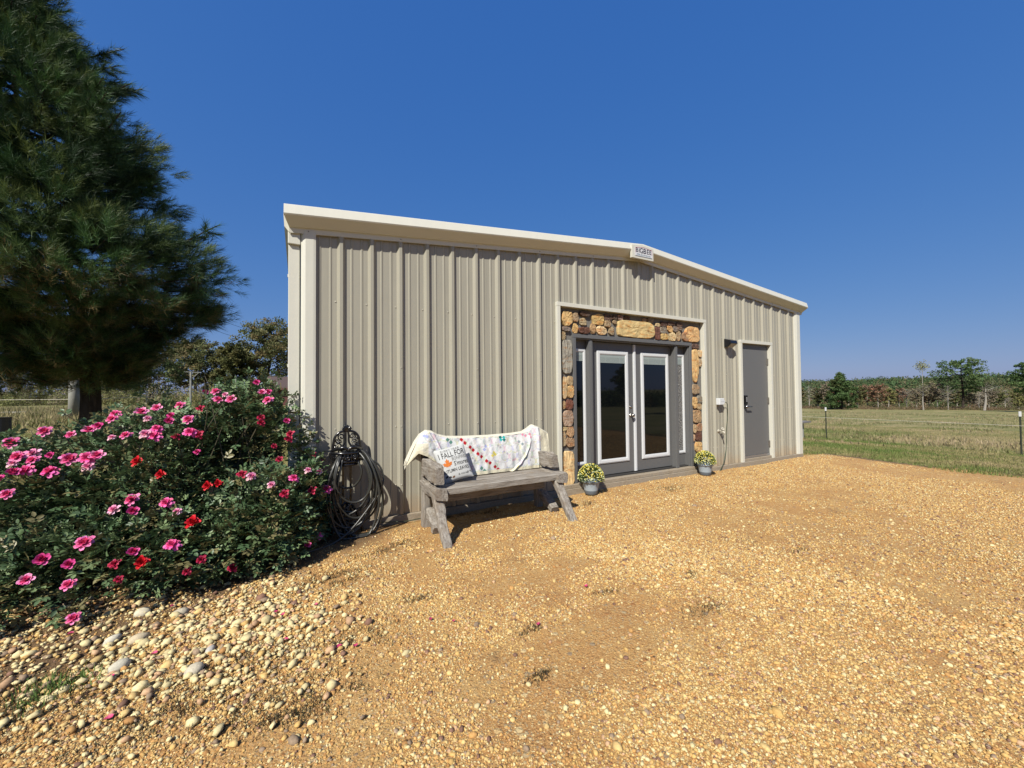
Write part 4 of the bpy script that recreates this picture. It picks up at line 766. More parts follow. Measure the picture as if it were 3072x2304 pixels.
def rose_mesh(name, cols, seed, openness):
    R = random.Random(seed); b = MB(); 
    for ring, (npet, L, tilt, w_) in enumerate(((7, .046, 1.35*openness, .032), (7, .041, 1.02*openness, .028), (6, .034, .72*openness, .026), (5, .026, .45*openness, .022), (4, .018, .2, .016))):
        for k in range(npet):
            a = 2*pi*k/npet+ring*.5+R.uniform(-.15, .15); tl = tilt+R.uniform(-.28, .28); L_ = L*R.uniform(.8, 1.12); b.cur = tuple(min(1, q*R.uniform(.8, 1.15)) for q in cols[min(ring, len(cols)-1)])
            rows = []
            for j in range(5):
                u = j/4; rad = L_*u*sin(tl*(.6+.5*u))+.003; z = L_*u*cos(tl*(.6+.5*u))+.004*ring-.010; ww = w_*(.25+1.5*u*(1.25-u)); row = []
                for i in range(4):
                    s = (i/3-.5); cu = -(s*s)*.010; x = rad+cu; yv = s*ww; row.append((x*cos(a)-yv*sin(a), x*sin(a)+yv*cos(a), z+abs(s)*.006+(.004*R.uniform(-1, 1) if u > .7 else 0)))
                rows.append(row)
            b.loft(rows, cap=False, closed=False)
    me = bpy.data.meshes.new(name); me.from_pydata(b.v, [], b.f); a = me.color_attributes.new('Col', 'FLOAT_COLOR', 'POINT'); a.data.foreach_set('color', np.hstack([np.array(b.c), np.ones((len(b.v), 1))]).astype(np.float32).ravel()); me.polygons.foreach_set('use_smooth', [True]*len(me.polygons)); me.materials.append(rose_mat); return me
rose_mat = vcol('rose_petal_mat', .55, .12, 90, .3, 0, .22)
RM = dict(p=[rose_mesh('rose', [(.92, .34, .56), (.88, .20, .42), (.74, .08, .24)], 11, .65), rose_mesh('rose', [(.84, .10, .32), (.76, .06, .24), (.58, .03, .14)], 12, .45), rose_mesh('rose', [(.88, .17, .42), (.86, .12, .36), (.74, .06, .22)], 1, 1.0), rose_mesh('rose', [(.90, .22, .48), (.84, .12, .32), (.72, .05, .18)], 2, .85)],
          l=[rose_mesh('rose', [(.88, .52, .64), (.84, .40, .54), (.74, .20, .36)], 3, 1.1)], r=[rose_mesh('rose', [(.52, .035, .10), (.50, .02, .07), (.40, .015, .05)], 4, .8)],
          R=[rose_mesh('rose', [(.66, .015, .025), (.60, .01, .02), (.50, .008, .015)], 5, .7)])
R = random.Random(8); bo = origin(rb)
for i, (x, y, z, k) in enumerate([(-0.74,-0.08,1.43,'p'),(-1.16,0.08,1.34,'p'),(-1.05,-0.07,1.34,'p'),(-0.97,-0.15,1.32,'l'),(-1.03,-0.15,1.27,'p'),(-0.91,-0.21,1.27,'p'),(-0.7,-0.17,1.33,'p'),(-0.64,-0.16,1.33,'p'),(-0.64,-0.21,1.26,'p'),(-1.27,-0.2,1.23,'p'),(-1.39,-0.31,1.21,'p'),(-1.15,-0.12,1.2,'r'),(-1.48,-0.37,1.18,'p'),(-1.62,-0.35,1.18,'p'),(-1.62,-0.42,1.14,'p'),(-1.43,-0.42,1.14,'l'),(-1.28,-0.37,1.15,'p'),(-1.3,-0.43,1.11,'p'),(-1.19,-0.35,1.12,'p'),(-0.7,-0.29,1.11,'r'),(-0.7,-0.31,1.07,'r'),(-0.5,-0.25,1.07,'p'),(-0.46,-0.27,0.95,'r'),(-0.49,-0.3,0.9,'r'),(-0.6,-0.35,0.86,'r'),(-0.55,-0.35,0.74,'r'),(-2.11,-0.07,1.05,'p'),(-2.15,-0.38,1.0,'p'),(-1.82,-0.45,1.03,'p'),(-1.74,-0.45,1.06,'p'),(-1.68,-0.45,1.09,'p'),(-1.59,-0.54,1.01,'l'),(-1.51,-0.54,1.02,'p'),(-1.41,-0.53,1.03,'l'),(-1.35,-0.53,1.01,'p'),(-1.35,-0.49,1.06,'p'),(-1.24,-0.51,0.99,'r'),(-1.16,-0.44,1.02,'p'),(-1.11,-0.43,1.0,'r'),(-2.06,-0.49,0.91,'p'),(-2.01,-0.44,0.92,'l'),(-1.99,-0.5,0.88,'p'),(-2.07,-0.55,0.87,'l'),(-1.99,-0.56,0.83,'p'),(-2.05,-0.6,0.81,'p'),(-1.9,-0.5,0.91,'p'),(-1.8,-0.57,0.88,'p'),(-1.69,-0.6,0.89,'p'),(-1.64,-0.61,0.89,'p'),(-1.68,-0.63,0.83,'l'),(-1.88,-0.57,0.8,'p'),(-1.41,-0.64,0.84,'R'),(-1.28,-0.66,0.74,'R'),(-1.09,-0.52,0.86,'p'),(-2.08,-0.64,0.78,'p'),(-2.03,-0.68,0.7,'p'),(-1.02,-0.57,0.61,'R'),(-0.96,-0.61,0.62,'R'),(-0.79,-0.71,0.69,'r'),(-0.73,-0.75,0.68,'l'),(-0.59,-0.8,0.61,'l'),(-0.44,-0.65,0.61,'p'),(-0.5,-0.81,0.53,'r'),(-1.42,-0.71,0.59,'p'),(-1.24,-0.69,0.54,'p'),(-1.51,-0.72,0.53,'l'),(-1.41,-0.77,0.51,'p'),(-1.17,-0.76,0.47,'l'),(-1.06,-0.85,0.4,'R'),(-1.57,-0.99,0.4,'p'),(-1.14,-1.0,0.31,'p'),(-1.73,-1.03,0.35,'p'),(-1.6,-1.07,0.31,'p'),(-1.33,-1.05,0.31,'p'),(-1.4,-1.08,0.27,'r'),(-1.28,-1.07,0.25,'R'),(-1.77,-1.09,0.26,'p'),(-1.59,-1.12,0.2,'p'),(-1.38,-1.11,0.18,'r'),(-1.06,-1.05,0.14,'r'),(-0.99,-1.01,0.19,'r'),(-0.82,-0.96,0.07,'r'),(-0.27,-0.17,0.74,'r'),(-0.2,-0.08,0.64,'p'),(-0.33,-0.38,0.62,'l'),(-0.23,-0.32,0.59,'l'),(-0.17,-0.3,0.42,'p'),(-0.29,-0.44,0.45,'r'),(-0.09,0.07,0.28,'r'),(-0.25,-0.44,0.04,'p'),(-0.34,-0.79,0.08,'p'),(-1.57,-1.12,0.0,'p')]):
    o = bpy.data.objects.new('rose', R.choice(RM[k])); COL.objects.link(o); o.parent = rb; s = R.uniform(.72, 1.12) if k in 'pR' else R.uniform(.55, .9)
    d = Vector((R.uniform(-.5, .3), -.9+R.uniform(-.2, .3), .75+R.uniform(-.3, .4))).normalized(); o.location = Vector((x, y, z))-bo+d*.02; o.rotation_euler = d.to_track_quat('Z', 'Y').to_euler(); o.scale = (s, s, s)
    if i == 51: o['label'] = 'bright red rose left of the deeper red one'
# ------------------------------------------------------------------ trees
bark = NT('bark_mat'); v = bark.pos((1, 1, .25)); n1 = bark.noise(v, 9, 6, .7); bark_mat = bark.fin(bark.ramp(n1, [(.35, (.025, .02, .016)), (.6, (.075, .058, .045)), (.8, (.12, .10, .08))]), .95, bark.bump(n1, 1, .04), 0, .1)
bark_pale = plain('pale_bark_mat', (.36, .33, .28), .9, .25, 3)
needle_mat = vcol('needle_mat', .55, .1, 3, .3, 0, .12); crown_mat = vcol('crown_mat', .75, .25, 1.2, .2, 0, .3)
def needles(T, D, L, per, w, cols, seed, parent, name='needles', spread=(.35, 1.25), ci=None):
    """T tuft points, D unit directions, needles brush forward round each twig end"""
    R_ = np.random.default_rng(seed); n = len(T); T = np.repeat(T, per, 0); D = np.repeat(D, per, 0); m = n*per; u = R_.random(m)
    s = np.cross(D, R_.normal(size=(m, 3))); s /= np.linalg.norm(s, axis=1)[:, None]; a = R_.uniform(spread[0], spread[1], m)*(1-.5*u)
    dr = D*np.cos(a)[:, None]+s*np.sin(a)[:, None]; B = T-D*((1-u)*L*1.2)[:, None]; l = (L*R_.uniform(.75, 1.1, m))[:, None]; tip = B+dr*l; tip[:, 2] -= .06*L
    sd = np.cross(dr, R_.normal(size=(m, 3))); sd /= np.linalg.norm(sd, axis=1)[:, None]
    V = np.stack([B-sd*w/2, B+sd*w/2, tip], 1).reshape(-1, 3); cc = np.repeat(np.array(cols)[R_.integers(0, len(cols), n) if ci is None else ci]*R_.uniform(.8, 1.2, (n, 1)), per*3, 0)
    return npmesh(name, V, np.arange(3*m).reshape(-1, 3), needle_mat, parent, cc)
# big pine at the left
pn = thing('pine_tree', 'large dark pine with long needled drooping boughs at the left edge', 'tree', (-4.57, 8.05, gzf(-4.57, 8.05)))
pz = pn.location.z; R = random.Random(21)
RT = Vector((.879, -.476, 0)); FWD = Vector((.476, .879, 0))
def axis_at(z): k = max(0, (z-1.5)/10); return Vector((-4.57, 8.05, z))+RT*(-2.9*k**1.25)
b = MB(); zz = [pz-.1+i*.6 for i in range(21)]; b.tube([axis_at(z) for z in zz], [max(.02, .20-.014*i)*(1.25 if i == 0 else 1) for i in range(21)], 14); tk = b.build('trunk', bark_mat, pn, smooth=True)
RXT = [(1.0, .8), (1.6, .9), (2.2, 1.2), (2.8, 1.7), (3.4, 2.5), (3.9, 2.95), (4.5, 3.1), (5.1, 2.6), (5.7, 2.5), (6.5, 2.45), (7.5, 2.3), (8.5, 2.1), (9.6, 1.8), (10.8, 1.4), (12, .7), (12.6, .3)]
def crown_r(z, dv):
    r = float(np.interp(z, [a for a, _ in RXT], [c for _, c in RXT])); l = -dv.dot(RT)
    if l > 0: r = max(r, r+(2.9-r)*min(1, l*1.5)) if z < 4.5 else r*(1+.15*l)
    return r*(1+.30*(float(vnoise(math.atan2(dv.y, dv.x)*2.2+9, z*1.1, 5))-.5))
T = []; D = []; TC = []; bl = MB()
for i in range(170):
    z0 = 1.95+10.3*(i/170)**1.12; a = i*2.399+R.uniform(-.3, .3); A = axis_at(z0); 
    dirv = Vector((cos(a), sin(a), 0)); rr_ = crown_r(z0, dirv)*R.uniform(.72, 1.04); rise = R.uniform(-.22, .35)*rr_+(.3 if z0 > 5 else -.05)
    if z0 < 3.2: rise = R.uniform(-.2, .05)*rr_*.6
    end = A+dirv*rr_+Vector((0, 0, rise)); mid = A+dirv*rr_*.5+Vector((0, 0, rise*.25-.12)); pts = spline([A, mid, end], 6); bl.tube(pts, list(np.linspace(.045, .010, len(pts))), 5, False)
    nt_ = 15 if z0 < 8 else 12; tc_ = R.choice([0, 1, 2, 4])
    for k in range(nt_):
        u = .30+.70*(k+R.random())/nt_; p = pts[min(len(pts)-1, int(u*(len(pts)-1)))]; sd = Vector((-dirv.y, dirv.x, 0))*(1 if k % 2 else -1); ln = (.28+.62*(1-u))*R.uniform(.6, 1.2)*(rr_/3)
        d = (dirv*.8+sd*R.uniform(.5, 1.1)+Vector((0, 0, R.uniform(-.05, .45)))).normalized(); e = p+d*ln; bl.tube([p, p+d*ln*.5+Vector((0, 0, -.02)), e], [.010, .008, .006], 4, False)
        for q in range(4): T.append(p+d*ln*(.35+.65*q/3)); D.append((d+Vector((R.uniform(-.3, .3), R.uniform(-.3, .3), R.uniform(0, .55)))).normalized()); TC.append(tc_)
    T.append(end); D.append((dirv+Vector((0, 0, .4))).normalized()); TC.append(1)
for i in range(800):
    dv0 = R.uniform(-1, 1); z0 = (1.75 if dv0 < 0 else 2.0)+10.4*R.random()**1.2; a = R.uniform(0, 2*pi); dv = Vector((cos(a), sin(a), 0)); cc_ = axis_at(z0)+dv*crown_r(z0, dv)*R.uniform(.45, .99)**.7; pr2 = R.uniform(.20, .46); tc_ = R.choice([0, 1, 2, 3, 4, 5, 5, 0, 2]); ud = (dv*R.uniform(.4, 1)+Vector((0, 0, R.uniform(.1, .9)))).normalized()
    bl.tube([axis_at(z0)*.35+cc_*.65+Vector((0, 0, -.15)), cc_], [.014, .006], 4, False)
    for q in range(17): o_ = Vector((R.gauss(0, 1), R.gauss(0, 1), R.gauss(0, .8))).normalized(); T.append(cc_+o_*pr2); D.append((o_*.7+ud*1.2).normalized()); TC.append(tc_)
bl.build('limbs', bark_mat, pn)
T = np.array([tuple(p) for p in T]); D = np.array([tuple(p) for p in D])
needles(T, D, .235, 38, .0078, [(.035, .08, .022), (.055, .115, .03), (.022, .05, .015), (.14, .18, .05), (.045, .09, .025), (.10, .15, .045)], 3, pn, ci=np.array(TC))
k = T[:, 2] < 4.2; rng2 = np.random.default_rng(9); k &= rng2.random(len(T)) < .45
needles(T[k]-[0, 0, .06], D[k], .21, 24, .007, [(.16, .11, .04), (.20, .15, .06), (.12, .09, .035)], 4, pn, 'dead_needles', (.6, 1.6))
def tree(name, label, x, y, h, r, kind, cols, seed, trunk_h=.35, tr=.12, group=None, cat='tree', dens=1.0, leaf=.2, pale=False, lean=0, squash=1.0, asym=0, z=None):
    z0 = gzf(x, y)-.05 if z is None else z; o = thing(name, label, cat, (x, y, z0), group); R = random.Random(seed); R_ = np.random.default_rng(seed); b = MB()
    top = Vector((x+lean*RT.x*h, y+lean*RT.y*h, z0+h*.93)); base = Vector((x, y, z0)); bend = Vector((R.uniform(-.03, .03)*h, R.uniform(-.03, .03)*h, 0)); tp = spline([base, base.lerp(top, .35)+bend, base.lerp(top, .7)-bend*.5, top], 5)
    b.tube(tp, list(np.linspace(tr, tr*.15, len(tp))), 7); ends = []
    nl = 34 if kind != 'bare' else 40
    for i in range(nl):
        u = trunk_h+(1-trunk_h)*(i+.5)/nl; p = tp[min(len(tp)-1, int(u*(len(tp)-1)))]; a = i*2.399+R.uniform(-.4, .4); w = (u-trunk_h)/(1-trunk_h)
        prof = (sin(pi*min(1, .12+w*.86))**.6) if kind in ('round', 'bare') else ((1-w)**.75*.95+.10 if kind == 'cone' else (sin(pi*min(1, .22+w*.70))**.75))
        rr_ = r*prof*R.uniform(.6, 1.08); dv = Vector((cos(a), sin(a), 0)); e = p+dv*rr_+Vector((0, 0, rr_*(.45 if kind != 'cone' else .1)*squash)); b.tube([p, p.lerp(e, .5)+Vector((0, 0, -.03*h*.3)), e], [tr*.28, tr*.18, tr*.07], 4, False); ends += [(p.lerp(e, f), rr_) for f in (.5, .75, 1.0)]
    b.build('trunk', bark_pale if pale else bark_mat, o)
    if kind in ('round', 'umbrella', 'cone') and cols:
        cz_ = h*(trunk_h+(1-trunk_h)*.52); hz_ = h*(1-trunk_h)*.50
        for i in range(int(46*dens)):
            d_ = R_.normal(size=3); d_ /= np.linalg.norm(d_); w = (d_[2]+1)/2; k_ = (1-w)**.8*1.25+.1 if kind == 'cone' else 1; d_ = d_*R_.random()**.4
            if kind == 'cone': q_ = np.array([d_[0]*k_*r*.8, d_[1]*k_*r*.8, d_[2]*hz_])
            else: q_ = np.array([d_[0]*r*.88, d_[1]*r*.88, d_[2]*hz_])
            ends.append((Vector((x, y, z0+cz_))+Vector(q_)+RT*(lean*h*.6), r*R_.uniform(.6, 1.1)))
    if cols:
        cs = []; ccx = []
        for (e, rr_) in ends:
            m = int(26*dens); sz = max(.12*r, rr_*.20); q_ = R_.normal(0, 1, (m, 3)); q_ /= np.linalg.norm(q_, axis=1)[:, None]; P = np.array(e)+q_*(R_.random((m, 1))**.5)*sz*np.array([1, 1, .7]); cs.append(P); ccx += [np.array(cols)[R_.integers(0, len(cols))]*R_.uniform(.8, 1.2)]*m
        P = np.vstack(cs); n = len(P); a = R_.normal(size=(n, 3)); a /= np.linalg.norm(a, axis=1)[:, None]; c2 = np.cross(a, R_.normal(size=(n, 3))); c2 /= np.linalg.norm(c2, axis=1)[:, None]; L = R_.uniform(.6, 1.3, (n, 1))*leaf
        V = np.stack([P-a*L*.5, P+c2*L*.32, P+a*L*.5, P-c2*L*.32], 1).reshape(-1, 3); npmesh('crown', V, np.arange(4*n).reshape(-1, 4), crown_mat, o, np.repeat(np.array(ccx)*R_.uniform(.8, 1.2, (n, 1)), 4, 0))
    return o
def moved(src, x, y, rot, s, label, group=None):
    o = copy_tree(src); o.location = (x, y, gzf(x, y)-.05); o.rotation_euler.z = rot; o.scale = (s, s, s); o['label'] = label; o['group'] = group or src.get('group'); return o
def PXD(px, D): return CAMXY[0]+D*FWD.x+(px-1536)/1182.9*D*RT.x, CAMXY[1]+D*FWD.y+(px-1536)/1182.9*D*RT.y
CAMXY = (-.404, -4.445)
OAK = [(.14, .155, .06), (.18, .175, .075), (.11, .13, .05), (.22, .175, .08)]
GRN = [(.085, .13, .045), (.11, .15, .05), (.07, .11, .04)]; RUST = [(.30, .16, .10), (.27, .18, .11), (.22, .16, .09)]; BRN = [(.24, .20, .14), (.30, .24, .16), (.19, .165, .10)]; YEL = [(.28, .26, .10), (.22, .23, .085)]
tree('oak_tree', 'tallest round oak beyond the bush, against the building corner', *PXD(812, 40), 8.4, 3.4, 'round', OAK, 31, .25, .2, 'oaks beyond the yard', dens=2.8, leaf=.2)
tree('oak_tree', 'smaller yellowish oak just left of the tallest oak', *PXD(700, 38), 6.0, 2.0, 'round', [(.12, .125, .04), (.15, .14, .05), (.09, .10, .035)], 32, .22, .15, 'oaks beyond the yard', dens=2.8, leaf=.19)
tree('oak_tree', 'broad grey green oak half hidden by the pine boughs', *PXD(585, 42), 6.9, 3.3, 'round', OAK, 33, .22, .18, 'oaks beyond the yard', dens=2.8, leaf=.2)
tree('oak_tree', 'dark oak behind the lower right pine boughs', *PXD(450, 36), 5.0, 3.0, 'round', GRN+OAK, 34, .18, .16, 'oaks beyond the yard', dens=1.9, leaf=.17)
tree('oak_tree', 'oak seen low behind the pine trunk', *PXD(330, 40), 4.6, 3.2, 'round', OAK+BRN, 35, .15, .16, 'oaks beyond the yard', dens=1.7, leaf=.18)
tree('oak_tree', 'oak at the far left behind the wire fence', *PXD(120, 38), 4.8, 3.4, 'round', BRN+OAK, 36, .15, .16, 'oaks beyond the yard', dens=1.7, leaf=.18)
tree('cedar_tree', 'small dark green cedar between two oaks', *PXD(655, 33), 2.4, .9, 'cone', [(.03, .07, .02), (.04, .09, .025)], 37, .05, .06, None, dens=1.2, leaf=.12)
tree('cedar_tree', 'small dark green cedar at the foot of the tallest oak', *PXD(752, 33), 2.5, .9, 'cone', [(.03, .07, .02), (.045, .09, .025)], 38, .05, .06, None, dens=1.2, leaf=.12)
# brush line behind the left field and low brush: nobody could count the shrubs
def brush(name, label, P, hs_, cols, seed, leaf, m, cat='brush', w=1.0):
    R_ = np.random.default_rng(seed); n = len(P); q_ = R_.normal(0, 1, (n, m, 3)); q_ /= np.linalg.norm(q_, axis=2)[:, :, None]; q_ *= R_.random((n, m, 1))**.4; z = gz(P[:, 0], P[:, 1]); q_[:, :, 2] = np.abs(q_[:, :, 2])
    X = np.column_stack([P, z])[:, None]+q_*(hs_[:, None, None]*np.array([.55*w, .55*w, 1])); X = X.reshape(-1, 3); k = len(X); a = R_.normal(size=(k, 3)); a /= np.linalg.norm(a, axis=1)[:, None]; c2 = np.cross(a, R_.normal(size=(k, 3))); c2 /= np.linalg.norm(c2, axis=1)[:, None]; L = R_.uniform(.6, 1.3, (k, 1))*leaf
    V = np.stack([X-a*L*.5, X+c2*L*.3, X+a*L*.5, X-c2*L*.3], 1).reshape(-1, 3); cc = np.repeat(np.array(cols)[R_.integers(0, len(cols), n)]*R_.uniform(.7, 1.25, (n, 1)), m*4, 0)
    o = npmesh(name, V, np.arange(4*k).reshape(-1, 4), crown_mat, None, cc); return tag(o, label, cat, None, 'stuff')
R_ = np.random.default_rng(77)
P = np.array([PXD(p_, d_) for p_, d_ in zip(R_.uniform(-60, 880, 260), R_.uniform(31, 46, 260))]); brush('brush', 'tangle of olive and tan brush behind the left field', P, R_.uniform(.8, 2.3, 260), OAK+BRN+YEL+YEL, 78, .13, 260)
# ---- far right: hill of forest, row of scrubby trees, single trees
n = 3000; px_ = R_.uniform(2150, 3350, n); dd = R_.uniform(150, 310, n); P = np.array([PXD(a, c) for a, c in zip(px_, dd)])
brush('forest', 'dense green forest covering the far hill', P, R_.uniform(3.6, 6.2, n), [(.075, .13, .05), (.09, .15, .055), (.12, .145, .055), (.065, .11, .045), (.16, .145, .075)], 79, .9, 60, 'forest', .9)
n = 900; px_ = R_.uniform(2330, 3200, n); dd = R_.uniform(84, 130, n); P = np.array([PXD(a, c) for a, c in zip(px_, dd)])
brush('thicket', 'grey brown leafless thicket at the foot of the hill', P, R_.uniform(1.6, 4.4, n), BRN+RUST+OAK+GRN, 80, .28, 110, 'thicket')
n = 420; px_ = R_.uniform(2380, 3130, n); dd = R_.uniform(72, 82, n); P = np.array([PXD(a, c) for a, c in zip(px_, dd)])
brush('tall_grass', 'reddish tall grass along the far edge of the pasture', P, R_.uniform(.3, .8, n), [(.20, .13, .08), (.24, .18, .10), (.15, .14, .06)], 81, .14, 70, 'grass', 2.5)
ORD = ['first', 'second', 'third', 'fourth', 'fifth', 'sixth', 'seventh', 'eighth', 'ninth', 'tenth', 'eleventh', 'twelfth', 'thirteenth', 'fourteenth', 'fifteenth', 'sixteenth', 'seventeenth', 'eighteenth', 'nineteenth', 'twentieth', 'twenty first', 'twenty second', 'twenty third', 'twenty fourth']
gr_ = 'scrubby trees along the far edge of the pasture'
kinds = []
protos = [('olive leaved', OAK, 'round', .25, True), ('rust leaved', RUST, 'round', .3, True), ('brown leaved', BRN, 'round', .35, True), ('bare grey', None, 'bare', .3, True), ('yellow green', YEL, 'round', .2, True)]
seq = [0, 3, 0, 2, 1, 3, 0, 1, 1, 4, 1, 3, 2, 1, 2, 3, 0, 2, 3, 2, 0, 3, 4, 2]; src = {}
for i, k in enumerate(seq):
    px = 2400+i*29.5+R_.uniform(-6, 6); D = R_.uniform(74, 84); x, y = PXD(px, D); nm, cols, kd, th, pale = protos[k]; lb = '%s scrubby tree, %s from the left in the far row' % (nm, ORD[i]); h = R_.uniform(3.9, 5.4)*(.82 if i > 15 else 1)
    if k not in src: src[k] = (tree('scrub_tree', lb, x, y, h, h*.34, kd, cols, 90+k, th, .09, gr_, dens=.8, leaf=.24, pale=pale), h)
    else: moved(src[k][0], x, y, R_.uniform(0, 6), h/src[k][1], lb, gr_)
PNC = [(.09, .15, .05), (.12, .18, .065), (.07, .12, .04)]
tree('cedar_tree', 'broad conical dark cedar standing in front of the far row', *PXD(2522, 70), 6.6, 3.1, 'cone', PNC+[(.075, .095, .03)], 101, .06, .16, None, dens=2.6, leaf=.24)
tree('slender_tree', 'tall thin tree with a small pale tuft of leaves on top', *PXD(2768, 72), 5.2, 1.1, 'bare', None, 102, .55, .12, None, pale=True)
tuft = children(bpy.data.objects['slender_tree'])[0]
o = bpy.data.objects['slender_tree']; x, y = o.location.x, o.location.y; z0 = o.location.z; R2 = np.random.default_rng(12); b = MB(); b.tube([(x, y, z0+4.6), (x, y, z0+8.0)], [.06, .03], 5); b.build('upper_trunk', bark_pale, o)
X = np.vstack([np.array([x, y, z0+8.1])+R2.normal(0, 1, (340, 3))*np.array([.45, .45, .42]), np.array([x, y, z0+4.1])+R2.normal(0, 1, (260, 3))*np.array([.7, .7, .8])]); a = R2.normal(size=(600, 3)); a /= np.linalg.norm(a, axis=1)[:, None]; c2 = np.cross(a, R2.normal(size=(600, 3))); c2 /= np.linalg.norm(c2, axis=1)[:, None]
npmesh('leaves', np.stack([X-a*.12, X+c2*.07, X+a*.12, X-c2*.07], 1).reshape(-1, 3), np.arange(2400).reshape(-1, 4), crown_mat, o, np.repeat(np.where(np.arange(600)[:, None] < 340, np.array([[.30, .30, .14]]), np.array([[.16, .15, .07]])), 4, 0))
tree('pine_tree', 'large open crowned pine alone at the edge of the pasture', *PXD(2886, 74), 10.2, 4.1, 'umbrella', PNC+[(.13, .18, .06)], 103, .32, .22, None, dens=1.25, leaf=.30, squash=.5)
tree('pine_tree', 'pine cut off by the right edge of the picture', *PXD(3110, 62), 8.2, 3.0, 'umbrella', PNC, 104, .35, .2, None, dens=1.8, leaf=.28)
tree('leaning_tree', 'pale leaning trunk with a flat thin crown right of the big pine', *PXD(2950, 72), 5.8, 1.9, 'bare', None, 105, .5, .20, None, pale=True, lean=.10)
o = bpy.data.objects['leaning_tree']; x, y, z0 = o.location; top = Vector((x, y, z0+5.3))+RT*.7; X = np.array(top)+R2.normal(0, 1, (420, 3))*np.array([1.1, 1.1, .28]); a = R2.normal(size=(420, 3)); a /= np.linalg.norm(a, axis=1)[:, None]; c2 = np.cross(a, R2.normal(size=(420, 3))); c2 /= np.linalg.norm(c2, axis=1)[:, None]
npmesh('leaves', np.stack([X-a*.13, X+c2*.07, X+a*.13, X-c2*.07], 1).reshape(-1, 3), np.arange(1680).reshape(-1, 4), crown_mat, o, np.repeat(np.array([[.12, .13, .06]])*np.ones((420, 1)), 4, 0))
# the wood across the yard that the door panes reflect
n = 330; P = np.column_stack([R_.uniform(5, 95, n), R_.uniform(-66, -52, n)]); brush('wood', 'wood across the yard, mirrored in the door glass', P, R_.uniform(2.8, 4.0, n), GRN+OAK, 82, .5, 150, 'wood', 1.0)
tree('oak_tree', 'tall oak mirrored in the left door pane', 31.5, -27.5, 5.2, 1.5, 'round', GRN+OAK, 110, .3, .2, None, dens=2.2, leaf=.25, z=-.8)
# ------------------------------------------------------------------ fences, posts, shed, wires
post_g = plain('green_post_mat', (.045, .055, .035), .6, .2, 10); capm = plain('post_cap_mat', (.78, .78, .76), .5, .03); rope_m = plain('fence_tape_mat', (.62, .58, .46), .7, .1); oldw = plain('old_post_mat', (.33, .33, .29), .9, .3, 7, 0, .4)
ff = thing('wire_fence', 'single white wire fence on thin green steel posts crossing the pasture', 'fence', (18.5, 1, gzf(18.5, 1)))
FP = [(18.3, -6.6), (18.312, -1.332), (18.69, 3.708), (18.95, 9.0), (19.1, 14.5)]; TP = []
for x, y in FP:
    z = gzf(x, y); b = MB(); b.box(x-.018, x+.018, y-.004, y+.004, z-.1, z+1.18); b.box(x-.004, x+.004, y-.02, y+.02, z-.1, z+1.18); p_ = b.build('post', post_g, ff)
    b = MB(); b.box(x-.026, x+.026, y-.026, y+.026, z+1.13, z+1.28); b.build('cap', capm, p_, bevel=.008); TP.append((x-.03, y, z+.86))
b = MB(); b.tube(spline(TP, 8), .0065, 5); b.build('wire', rope_m, ff)
lf = thing('wire_fence', 'single pale wire running from a round wooden corner post at the left', 'fence', (-7.41, 15.27, gzf(-7.41, 15.27)))
x, y = PXD(222, 14); z = gzf(x, y); b = MB(); b.tube([(x, y, z-.1), (x, y, z+1.30), (x, y, z+1.32)], [.145, .135, .12], 14); b.build('corner_post', oldw, lf, smooth=True)
xa, ya = PXD(-260, 15); xb, yb = PXD(460, 20); b = MB(); b.tube([(xa, ya, gzf(xa, ya)+.62), (x, y-.14, z+.66), (xb, yb, gzf(xb, yb)+.70)], .008, 5); b.build('wire', rope_m, lf)
for px, D, h in ((440, 20, 1.15), (-200, 15, 1.1)):
    x, y = PXD(px, D); z = gzf(x, y); b = MB(); b.box(x-.02, x+.02, y-.02, y+.02, z-.1, z+h); b.build('post', post_g, lf)
for px, D, h, lb, r in ((707, 25, 2.0, 'grey wooden post standing before the smaller yellowish oak', .055),):
    x, y = PXD(px, D); z = gzf(x, y); b = MB(); b.tube([(x, y, z-.1), (x, y, z+h)], [r, r*.9], 8); tag(b.build('wooden_post', oldw), lb, 'post')
x, y = PXD(572, 27); z = gzf(x, y); T0 = thing('crossbar_post', 'pale post with a crossbar at the top in the shade of the pine', 'post', (x, y, z)); b = MB(); b.tube([(x, y, z-.1), (x, y, z+2.45)], .06, 8); b.build('post', oldw, T0); b = MB(); b.tube([(x-.35, y-.02, z+2.42), (x+.55, y+.02, z+2.38)], .03, 6); b.tube([(x, y, z+1.9), (x+.42, y, z+2.36)], .025, 6); b.build('crossbar', oldw, T0)
# shed
x, y = PXD(905, 30); z = gzf(x, y); sh = thing('shed', 'low red brown shed showing just left of the metal building', 'shed', (x, y, z)); redw = plain('shed_wall_mat', (.16, .055, .045), .8, .2, 9); brn = plain('shed_roof_mat', (.10, .065, .055), .85, .25, 14)
b = MB(); b.box(x-2.0, x+2.4, y-1.5, y+1.5, z-.1, z+1.25); b.build('wall', redw, sh)
b = MB(); b.loft([[(xx, y-1.8, z+1.18), (xx, y, z+2.05), (xx, y+1.8, z+1.18), (xx, y+1.8, z+1.26), (xx, y, z+2.13), (xx, y-1.8, z+1.26)] for xx in (x-2.25, x+2.65)]); b.build('roof', brn, sh)
b = MB(); b.box(x-2.27, x+2.67, y-1.84, y-1.80, z+1.12, z+1.27); b.build('fascia', redw, sh)
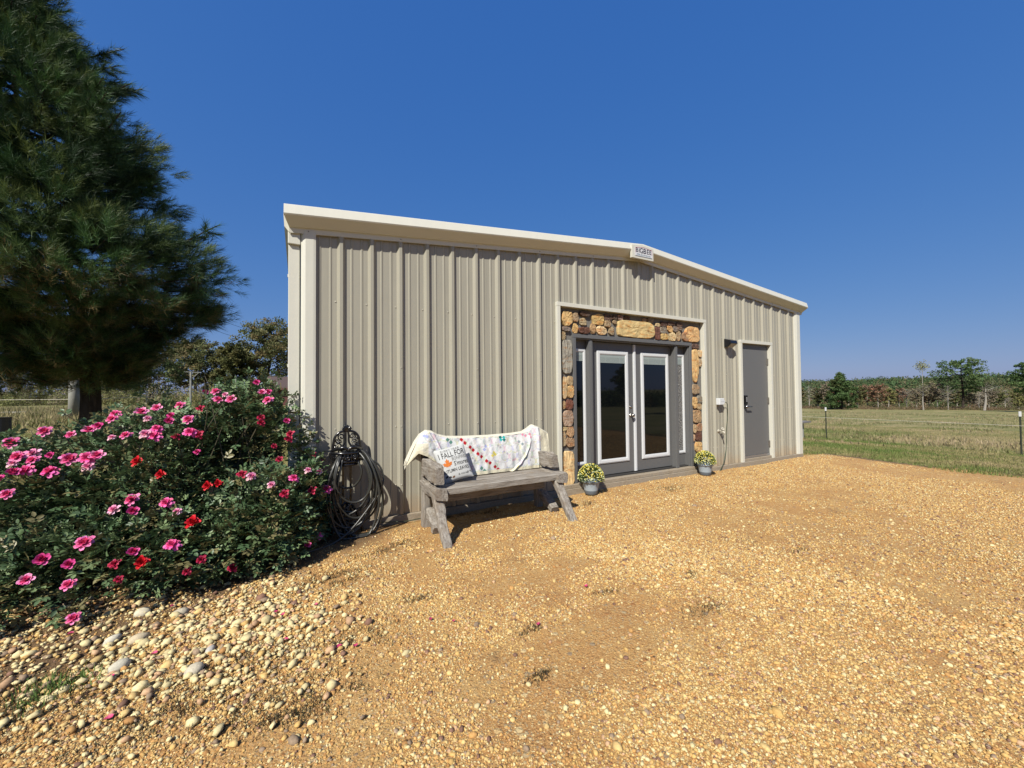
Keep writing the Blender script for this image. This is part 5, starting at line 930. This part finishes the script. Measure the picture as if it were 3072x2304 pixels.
# far left bits
x, y = PXD(-2, 6.6); z = gzf(x, y); ba = thing('barrel', 'black barrel cut off by the left edge of the picture', 'barrel', (x, y, z)); b = MB(); zt = 1.32-(1250-1192)/1183*6.6-z; b.lathe((x, y, z), [(.001, 0), (.13, 0), (.135, zt*.3), (.14, zt*.33), (.135, zt*.36), (.135, zt*.66), (.14, zt*.69), (.135, zt*.97), (.138, zt), (.12, zt), (.118, zt-.03), (.001, zt-.03)], 20); b.build('drum', plain('barrel_mat', (.012, .012, .014), .5), ba)
x, y = PXD(15, 17); z = gzf(x, y); wb = thing('low_table', 'low pale plank table in the field at the far left', 'table', (x, y, z)); b = MB(); zt = 1.32-(1237-1195)/1183*17; b.box(x-.9, x+.55, y-.2, y+.2, zt-.05, zt); b.build('table_top', plain('pale_board_mat', (.6, .57, .5), .8), wb)
for dx in (-.7, .35): b = MB(); b.box(x+dx-.05, x+dx+.05, y-.15, y+.15, z-.05, zt-.05); b.build('leg', oldw, wb)
x, y = PXD(2400, 16); z = gzf(x, y); bd = thing('plank_table', 'dark weathered plank table showing past the right corner of the building', 'table', (x, y, z)); b = MB(); zt = 1.32-(1262-1170)/1183*16
b.loft([[(x-.6, y-.3, zt), (x+.36, y-.20, zt), (x+.40, y+.1, zt), (x-.6, y+.3, zt)], [(x-.6, y-.3, zt-.06), (x+.34, y-.20, zt-.06), (x+.38, y+.1, zt-.06), (x-.6, y+.3, zt-.06)]]); b.build('table_top', plain('dark_board_mat', (.22, .20, .18), .8, .2), bd)
for dx in (-.5, -.05): b = MB(); b.box(x+dx-.04, x+dx+.04, y-.1, y+.1, z-.05, zt-.06); b.build('leg', oldw, bd)
wm = plain('wire_mat', (.05, .05, .055), .6)
for (A, B, lb) in (((-7.31, 39.1, 8.27), (-2.24, 53.41, 8.25), 'upper power line crossing the sky left of the building'), ((-7.41, 39.15, 7.3), (-5.88, 46.28, 7.4), 'lower power line crossing the sky left of the building')):
    A = Vector(A); B = Vector(B); b = MB(); b.tube([A+(B-A)*t_+Vector((0, 0, .08*((t_-.5)**2)*4)) for t_ in (-1.6, -1, -.5, 0, .5, 1, 1.5, 2.2)], .016, 5); tag(b.build('power_line', wm), lb, 'power line')
